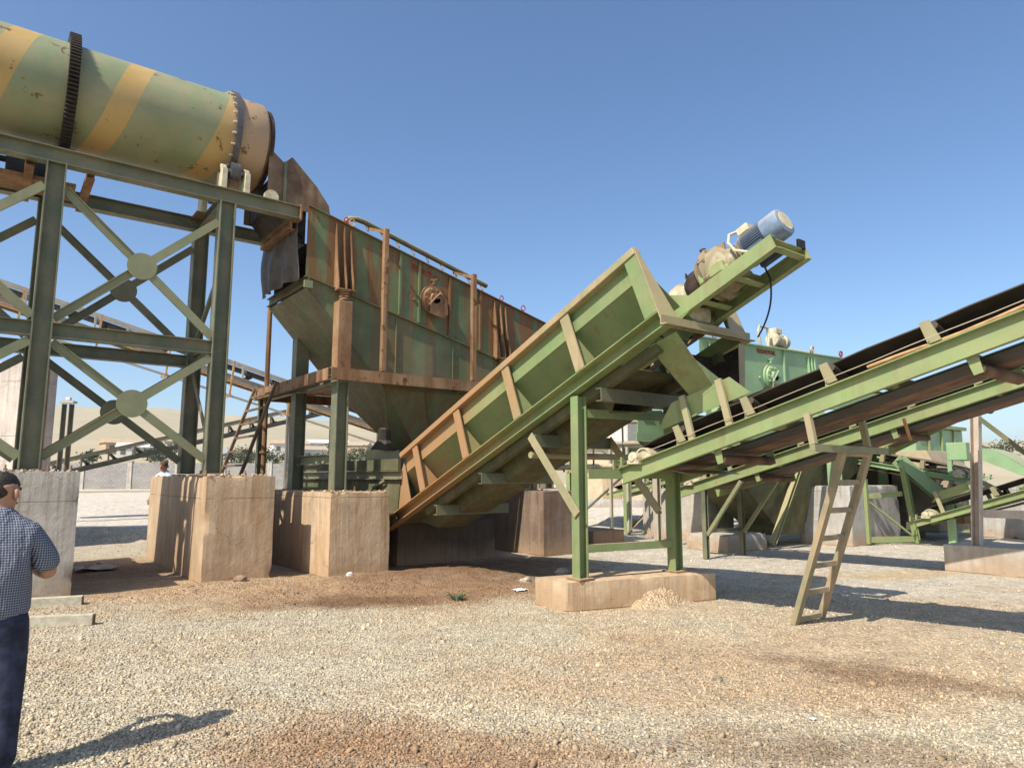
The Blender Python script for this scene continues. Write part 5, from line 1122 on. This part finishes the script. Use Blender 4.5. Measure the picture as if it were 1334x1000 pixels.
# trees on the slope, crowns of many small leaf clumps
def tree(px, r, h, w, label, seed, group='trees along the foot of the hills'):
    rnd = random.Random(seed); p = az(px, r); z = hz_at(p) - .2; t = thing('far_tree', label, 'tree', (p.x, p.y, z), 0, group); B = V((p.x, p.y, z))
    tr = MB().tube([B, B + V((.1, 0, h * .25)), B + V((.0, .1, h * .6))], [.28, .2, .08], 7)
    for q in range(4): a = q * 1.6 + seed; tr.tube([B + V((0, 0, h * .3)), B + V((math.cos(a) * w * .25, math.sin(a) * w * .25, h * .6))], [.1, .04], 5)
    obj('trunk', tr, 'bark', t); cr = MB()
    cl = [(V((rnd.gauss(0, w * .24), rnd.gauss(0, w * .24), h * rnd.uniform(.35, .88))), rnd.uniform(.16, .28) * w) for _ in range(9)]
    for c, R in cl:
        for _ in range(60):
            v = V((rnd.gauss(0, 1), rnd.gauss(0, 1), rnd.gauss(0, .8))).normalized() * R * rnd.uniform(.55, 1.1); s = rnd.uniform(.12, .3); n = V((rnd.gauss(0, 1), rnd.gauss(0, 1), rnd.gauss(0, 1))).normalized(); a, b, _q = frame(n)
            q = B + c + v; cr.add([q - a * s, q - b * s * .8, q + a * s, q + b * s * .9], [(0, 1, 2, 3)])
    obj('crown', cr, 'leaf_far', t); return t
where = ['left of the tower', 'left of the right tower leg', 'between the tower leg and the dark ladder', 'beside the dark ladder', 'behind the rusty drain pipe', 'left of the screen column', 'right of the screen column', 'under the hopper slope']
sizes = ['low rounded', 'small', 'broad', 'tall', 'ragged', 'dense', 'spreading', 'short']
for i, (px, r, h, w) in enumerate([(118, 180, 4.5, 6), (190, 190, 5, 6), (208, 183, 4.5, 7), (225, 200, 6, 7), (300, 185, 5, 8), (312, 195, 5.5, 8), (326, 180, 4.5, 7), (344, 188, 5, 9), (360, 182, 5, 7), (385, 178, 5, 8), (405, 182, 4.5, 8), (420, 200, 6, 7), (455, 185, 5, 8), (475, 190, 5.5, 8), (492, 182, 5, 8), (1290, 190, 5, 7), (1318, 200, 5, 8)]):
    k = min(7, max(0, [118, 225, 300, 344, 360, 405, 455, 492].index(min([118, 225, 300, 344, 360, 405, 455, 492], key=lambda q: abs(q - px)))))
    tree(px, r, h * .62, w * .9, '%s dark green tree on the slope %s' % (sizes[(i * 3) % 8], where[k] if px < 1000 else 'at the far right behind the pink post'), i + 3)

# beige shed and bits seen between the trough legs
t = thing('beige_shed', 'low beige rendered shed seen between the trough legs', 'shed', (29, 27, 0))
sh = V((29.5, 27.5, 0)); sd2 = V((.79, -.61, 0)); sa = math.atan2(sd2.y, sd2.x)
def boxr(nm, c, size, m, par): o = obj(nm, MB().box((0, 0, 0), size), m); o.parent = par; o.location = V(c) - par.location; o.rotation_euler.z = sa; return o
boxr('shed_wall', sh + V((0, 0, 1.7)), (6.5, 3, 3.2), 'beige_wall', t); boxr('shed_roof', sh + V((0, 0, 3.38)), (6.9, 3.4, .14), 'far_grey', t)
nb = V((-.61, -.79, 0)); boxr('shed_door', sh - sd2 * 1.2 + nb * 1.52 + V((0, 0, 1.25)), (1.0, .08, 2.2), 'conc_b', t); boxr('shed_post', sh + sd2 * .8 + nb * 1.9 + V((0, 0, 1.5)), (.16, .16, 3.0), 'far_grey', t)
boxr('shed_step', sh + nb * 2.8 + V((0, 0, .25)), (7.5, 1.3, .5), 'conc_g', t)
t = thing('white_tank', 'white box-shaped water tank on posts behind the trough frame', 'tank', (15.5, 14.5, 2.4))
obj('tank_shell', MB().b2((15.2, 14.2, 2.55), (16.0, 15.0, 3.4)), 'white', t, .03)
for x in (15.25, 15.95):
    for y in (14.25, 14.95): obj('tank_leg', MB().beam((x, y, 0), (x, y, 2.55), .08, .08), 'far_grey', t)
ladder('steel_ladder', 'small pale green ladder standing in the light between the trough legs', (15.4, 13.9, .05), (15.75, 13.6, .05), (16.2, 13.3, 1.5), (16.55, 13.0, 1.5), 6, (.05, .04), 'belt_green')
# steelwork clutter behind the trough: pipe rack and pump skid
t = thing('pipe_rack', 'dusty pipe rack with pale pipes behind the inclined trough', 'pipe rack', (14, 15, 0))
for x, y in ((11.8, 14.6), (14.6, 12.6)): obj('rack_post', MB().beam((x, y, 0), (x, y, 3.4), .16, .16, 'I', .014, (1, 0, 0)), 'far_grey', t)
for z in (1.9, 2.5, 3.1): obj('rack_pipe', MB().cyl((11.5, 14.85, z), (15.0, 12.35, z + .1), .07, 12), 'cream' if z != 2.5 else 'far_grey', t)
obj('rack_beam', MB().beam((11.6, 14.7, 3.4), (14.8, 12.5, 3.4), .14, .16, 'I', .014), 'belt_green', t)
for k in range(5):
    q = V((11.9, 14.55, 0)).lerp(V((14.5, 12.65, 0)), k / 4); obj('rack_bracket', MB().beam((q.x, q.y, 1.8), (q.x, q.y, 3.2), .06, .06, 'L', .01), 'far_dark', t)
t = thing('pump_skid', 'rusty pump with cream motor on a skid behind the brown block', 'pump', (12.8, 14.5, 0))
obj('skid_base', MB().b2((12.2, 14.9, .1), (13.8, 15.7, .35)), 'rusty', t); obj('pump_body', MB().rev((12.4, 15.3, .8), (1, 0, 0), [(0, .1), (.03, .36), (.3, .38), (.34, .15), (.5, .12)], 20), 'rusty', t)
obj('pump_motor', MB().rev((12.95, 15.3, .8), (1, 0, 0), [(0, .12), (.02, .25), (.65, .25), (.7, .15)], 20), 'cream', t); obj('pump_outlet', MB().tube([(12.55, 15.3, 1.1), (12.55, 15.3, 1.8), (12.7, 15.25, 1.95), (13.4, 15.0, 1.95)], .09, 10), 'orange_pipe', t)
ladder('steel_ladder', 'orange brown ladder leaning by the pump behind the trough', (11.2, 14.2, .1), (11.5, 13.95, .1), (11.9, 14.6, 2.6), (12.2, 14.35, 2.6), 8, (.05, .045), 'orange_pipe')

# ------------------------------------------------------------------ people
def skin(name, nodes, edges, mat, parent, at=(0, 0, 0), lv=2):
    me = bpy.data.meshes.new(name); me.from_pydata([tuple(n[:3]) for n in nodes], edges, []); o = bpy.data.objects.new(name, me); COL.objects.link(o)
    m = o.modifiers.new('s', 'SKIN'); m.use_smooth_shade = True
    for v, n in zip(me.skin_vertices[0].data, nodes): v.radius = n[3] if isinstance(n[3], tuple) else (n[3], n[3])
    me.skin_vertices[0].data[0].use_root = True
    s = o.modifiers.new('d', 'SUBSURF'); s.levels = s.render_levels = lv
    new = mesh_of(o); bpy.data.objects.remove(o); new.materials.clear(); new.materials.append(M[mat]); new.polygons.foreach_set('use_smooth', [True] * len(new.polygons))
    r = bpy.data.objects.new(name, new); COL.objects.link(r); r.parent = parent; r.location = at; return r
def person(label, loc, rz, top_mat, arms, head_turn=0., leg_mat='jeans', sc_=1.0, hair='hair', cap=False, belly=.0):
    P = thing('person', label, 'person', loc, rz); P.scale = (sc_, sc_, sc_)
    N = []; E = []
    def add(p, r, par=None):
        N.append((p[0], p[1], p[2], r)); i = len(N) - 1
        if par is not None: E.append((par, i))
        return i
    pel = add((0, 0, .93), (.135, .10)); sp = add((0, .0, 1.10), (.13, .10), pel); ch = add((0, -.01, 1.28), (.15, .105), sp); nb_ = add((0, -.02, 1.43), (.09, .075), ch)
    nk = add((0, .0, 1.50), .066, nb_); c, s = math.cos(head_turn), math.sin(head_turn)
    h1 = add((0, .025, 1.575), (.084, .098), nk); h2 = add((0, .02, 1.645), (.092, .112), h1); add((0, .015, 1.685), (.082, .1), h2)
    for sg in (-1, 1):
        hp = add((sg * .09, 0, .88), .095, pel); kn = add((sg * .105, .015, .49), .062, hp); cf = add((sg * .105, -.02, .33), .058, kn); an = add((sg * .105, -.02, .09), .042, cf); add((sg * .125, .1, .045), .04, an)
        el, wr, hd = arms[0 if sg < 0 else 1]
        sh_ = add((sg * .175, -.02, 1.385), .066, ch); e = add(el, .047, sh_); w_ = add(wr, .034, e); d = (V(hd) - V(wr)).normalized(); pal = add(tuple(V(wr) + d * .06), (.036, .022), w_)
        fr = frame(d); L = [.062, .075, .07, .055]
        for q in range(4):
            b = V(wr) + d * .10 + fr[0] * (q - 1.5) * .021; i = add(tuple(b), .0095, pal); m_ = add(tuple(b + d * L[q] * .55 - fr[1] * .008), .009, i); add(tuple(b + d * L[q] - fr[1] * .03), .007, m_)
        i = add(tuple(V(wr) + d * .05 + fr[0] * .045), .011, pal); add(tuple(V(wr) + d * .095 + fr[0] * .06), .009, i)
    skin('body', N, E, 'skin', P)
    # face and ears follow the head turn
    hd_ = V((0, .02, 1.60)); R = Matrix.Rotation(head_turn, 3, 'Z')
    def hp_(x, y, z): return hd_ + R @ V((x, y, z))
    f = MB().tube([hp_(0, .085, .05), hp_(0, .115, .0), hp_(0, .122, -.015), hp_(0, .09, -.025)], [.010, .014, .017, .012], 8)
    for sg in (-1, 1): f.tube([hp_(sg * .084, -.01, .03), hp_(sg * .098, -.02, .02), hp_(sg * .098, -.018, -.015), hp_(sg * .085, -.006, -.03)], [.008, .014, .013, .007], 8)
    base = P.location
    def loc_obj(nm, mb, m, lvl=0):
        me = bpy.data.meshes.new(nm); me.from_pydata(mb.v, [], mb.f); me.polygons.foreach_set('use_smooth', mb.sm); me.materials.append(M[m]); o = bpy.data.objects.new(nm, me); COL.objects.link(o); o.parent = P; return o
    loc_obj('ears_and_nose', f, 'skin')
    for sg in (-1, 1): loc_obj('eye', MB().rev(hp_(sg * .033, .078, .03), R @ V((0, 1, 0)), [(0, .012), (.02, .010), (.026, 0)], 8), 'hair')
    loc_obj('mouth', MB().tube([hp_(-.025, .092, -.055), hp_(0, .1, -.057), hp_(.025, .092, -.055)], .006, 6), 'red')
    # hair: a shell over crown and nape, uneven hairline
    rows = []
    for i in range(11):
        v = i / 10; row = []
        for j in range(25):
            a = 2 * PI * j / 24; fr_ = (1 + math.cos(a)) / 2                                   # 1 = brow side
            lo = (.34 if not cap else .45) * PI + (.32 * PI) * (1 - fr_) ** .8 + .02 * math.sin(a * 9) - .03 * PI * math.sin(a) ** 2 + .04 * PI * (1 - fr_) + .02 * mnoise.noise(V((math.sin(a) * 5, math.cos(a) * 5, 7))); th = v * lo
            rr = V((.083 * math.sin(th) * math.sin(a), .102 * math.sin(th) * math.cos(a), .104 * math.cos(th))); w_ = 1 + .015 * math.sin(a * 13 + v * 9) + .035 * mnoise.noise(V((math.sin(a) * 4, math.cos(a) * 4, v * 9)))
            row.append(hd_ + R @ (rr * w_ + V((0, -.006, .028))))
        rows.append(row)
    loc_obj('cap' if cap else 'hair', MB().sheet(rows, .006 if cap else .002), 'brown_cap' if cap else hair)
    # shirt
    N.clear(); E.clear(); b = belly
    p00 = add((0, b * .3, .855), (.19 + b, .15 + b)); p0 = add((0, b * .3, .95), (.195 + b, .15 + b), p00); p1 = add((0, b * .6, 1.08), (.19 + b, .15 + b), p0); p2 = add((0, 0, 1.26), (.205 + b * .5, .145 + b * .3), p1); p3 = add((0, -.025, 1.42), (.16, .12), p2); p4 = add((0, -.015, 1.475), (.095, .09), p3); add((0, -.005, 1.525), .086, p4)
    for sg in (-1, 1):
        el = V(arms[0 if sg < 0 else 1][0]); S = V((sg * .185, -.02, 1.375)); q = add(tuple(S), .10, p2); add(tuple(S.lerp(el, .5)), .084, q); add(tuple(S.lerp(el, .97)), .082, len(N) - 1)
    skin('shirt', N, E, top_mat, P)
    N.clear(); E.clear()
    a = add((0, b * .2, .99), (.165 + b, .125 + b)); a2 = add((0, 0, .90), (.155 + b * .6, .12 + b * .6), a)
    for sg in (-1, 1):
        q = add((sg * .092, 0, .80), .122, a2); q = add((sg * .105, .015, .50), .098, q); q = add((sg * .107, .0, .30), .09, q); q = add((sg * .108, -.015, .16), .086, q); add((sg * .11, -.01, .03), .09, q)
    skin('trousers', N, E, leg_mat, P)
    for sg in (-1, 1):
        sm = MB()
        loc_obj('shoe', MB().tube([(sg * .108, -.085, .045), (sg * .108, -.05, .05), (sg * .112, .04, .048), (sg * .122, .13, .035), (sg * .126, .17, .025)], [.03, .048, .05, .045, .02], 12), 'shoe')
    loc_obj('belt', MB().tube([(math.cos(k * PI / 12) * (.14 + b), b * .2 + math.sin(k * PI / 12) * (.105 + b), .955) for k in range(25)], .014, 6), 'shoe')
    return P
person('man seen from behind in checked short-sleeved shirt and dark jeans, arms bent forward', (.125, 5.07, float(ground_z(np.array(.125), np.array(5.07)))), -.12, 'shirt',
       [((-.29, .03, 1.13), (-.13, .26, 1.17), (.0, .34, 1.20)), ((.275, -.01, 1.12), (.16, .24, 1.15), (.03, .33, 1.18))], -.55, sc_=.985, belly=.015)
person('distant person in a brown cap and pale blue shirt behind the tall beige block', (3.5, 18.1, .26), 2.2, 'blue_shirt',
       [((-.25, -.02, 1.12), (-.24, .1, .90), (-.23, .14, .80)), ((.25, -.02, 1.12), (.24, .1, .90), (.23, .14, .80))], .2, sc_=1.03, hair='hair', cap=True)

# ------------------------------------------------------------------ small things on the ground
def timber(label, a, b, w, h):
    a, b = V(a), V(b); t = thing('timber', label, 'beam', (a + b) / 2, 0, 'painted beams lying on the gravel'); gz = float(ground_z(np.array(a.x), np.array(a.y)))
    obj('beam_body', MB().beam(a + V((0, 0, gz + h / 2)), b + V((0, 0, gz + h / 2)), w, h), 'wood', t, .004); obj('end_cap', MB().beam(b + V((0, 0, gz + h / 2)), b + (b - a).normalized() * .006 + V((0, 0, gz + h / 2)), w - .02, h - .02), 'rusty', t)
timber('shorter pale beam lying close to the left concrete block', (.15, 11.35, -.01), (1.25, 11.03, -.01), .12, .13)
timber('longer pale beam lying nearer the man in the checked shirt', (.1, 9.92, -.01), (1.20, 9.48, -.01), .11, .12)
PL = thing('weed_plant', 'small grey green weed growing in the brown earth near the trough', 'plant', (5.36, 8.25, 0)); rnd = random.Random(5); gz = float(ground_z(np.array(5.36), np.array(8.25)))
for k in range(14):
    a = rnd.uniform(0, 6.28); L = rnd.uniform(.08, .2); d = V((math.cos(a), math.sin(a), 0)); b = V((5.36, 8.25, gz)) + d * rnd.uniform(0, .04); tip = b + d * L * .9 + V((0, 0, L * rnd.uniform(.3, .8)))
    obj('stem', MB().tube([b, b.lerp(tip, .5) + V((0, 0, .02)), tip], [.005, .004, .002], 5), 'leaf', PL)
    lf = MB()
    for q in range(7):
        p = b.lerp(tip, .3 + .1 * q); s = d.cross(V((0, 0, 1))) * (1 if q % 2 else -1); l = rnd.uniform(.02, .04)
        lf.add([p, p + s * l * .5 + d * l * .5 + V((0, 0, .006)), p + s * l + V((0, 0, .012)), p + s * l * .5 - d * l * .3], [(0, 1, 2, 3)])
    obj('leaf_spray', lf, 'leaf', PL)
def scrap(label, c, s, mat, seed):
    rnd = random.Random(seed); gz = float(ground_z(np.array(c[0]), np.array(c[1]))); rows = [[(c[0] + s * (i / 6 - .5) * 1.2, c[1] + s * (j / 6 - .5), gz + .012 + s * .16 * (mnoise.noise(V((i * .7, j * .7, seed))) + .45)) for j in range(7)] for i in range(7)]
    o = obj('scrap_sheet', MB().sheet(rows, .004), mat); o['label'] = label; o['category'] = 'scrap'; return o
scrap('scrap of white paper on the brown earth beside the weed', (6.55, 8.35), .16, 'sheet_white', 2)
scrap('crumpled pale grey plastic sheet on the shaded earth right of the left block', (1.85, 14.9), .55, 'far_grey', 5)
scrap('small white scrap on the gravel at the lower right', (4.75, 2.75), .035, 'sheet_white', 9)
def rock(label, c, s, mat, seed):
    rnd = random.Random(seed); bm = bmesh.new(); bmesh.ops.create_icosphere(bm, subdivisions=2, radius=s)
    for v in bm.verts: v.co = V((v.co.x * 1.3, v.co.y, v.co.z * .75)) * (1 + .5 * mnoise.noise(v.co / s * 1.1 + V((seed, 0, 0))))
    mb = MB().add([v.co.copy() for v in bm.verts], [tuple(v.index for v in f.verts) for f in bm.faces]); bm.free(); gz = float(ground_z(np.array(c[0]), np.array(c[1])))
    o = obj('stone', mb, mat); o.location = (c[0], c[1], gz + s * .35); tag(o, label, 'stone', 'single stones on the yard'); return o
for i, (lab, c, s, m) in enumerate([('dark fist-sized stone on the reddish gravel right of centre', (5.05, 3.75), .035, 'far_dark'), ('dark pebble above the fist-sized stone on the gravel', (5.35, 4.25), .025, 'far_dark'), ('dark brown clod near the bottom right edge of the brown patch', (3.55, 3.0), .022, 'conc_d'), ('brown clod in front of the tall beige block', (3.35, 11.25), .08, 'conc_d'), ('pale stone lying before the mud-stained block', (4.9, 10.7), .05, 'white'), ('pale half-buried stone at the bottom edge of the picture', (2.35, 2.72), .05, 'white'), ('pale lump of concrete between the trough footing and brown block', (7.2, 9.0), .08, 'conc_w'), ('flat pale concrete lump beside the brown block in the shade', (8.3, 9.4), .09, 'conc_w')]): rock(lab, c, s, m, i + 1)

# ------------------------------------------------------------------ the dusty air between here and the hills
hm = bpy.data.materials.new('air'); hm.use_nodes = True; hn = hm.node_tree; hn.nodes.clear()
ho = hn.nodes.new('ShaderNodeOutputMaterial'); hv = hn.nodes.new('ShaderNodeVolumePrincipled'); hn.links.new(hv.outputs[0], ho.inputs['Volume'])
hv.inputs['Color'].default_value = (.80, .86, .95, 1); hv.inputs['Density'].default_value = .0002; hv.inputs['Anisotropy'].default_value = .2
hz = obj('haze', MB().b2((-4100, -4100, -4), (4100, 4100, 112)), hm, kind='stuff')
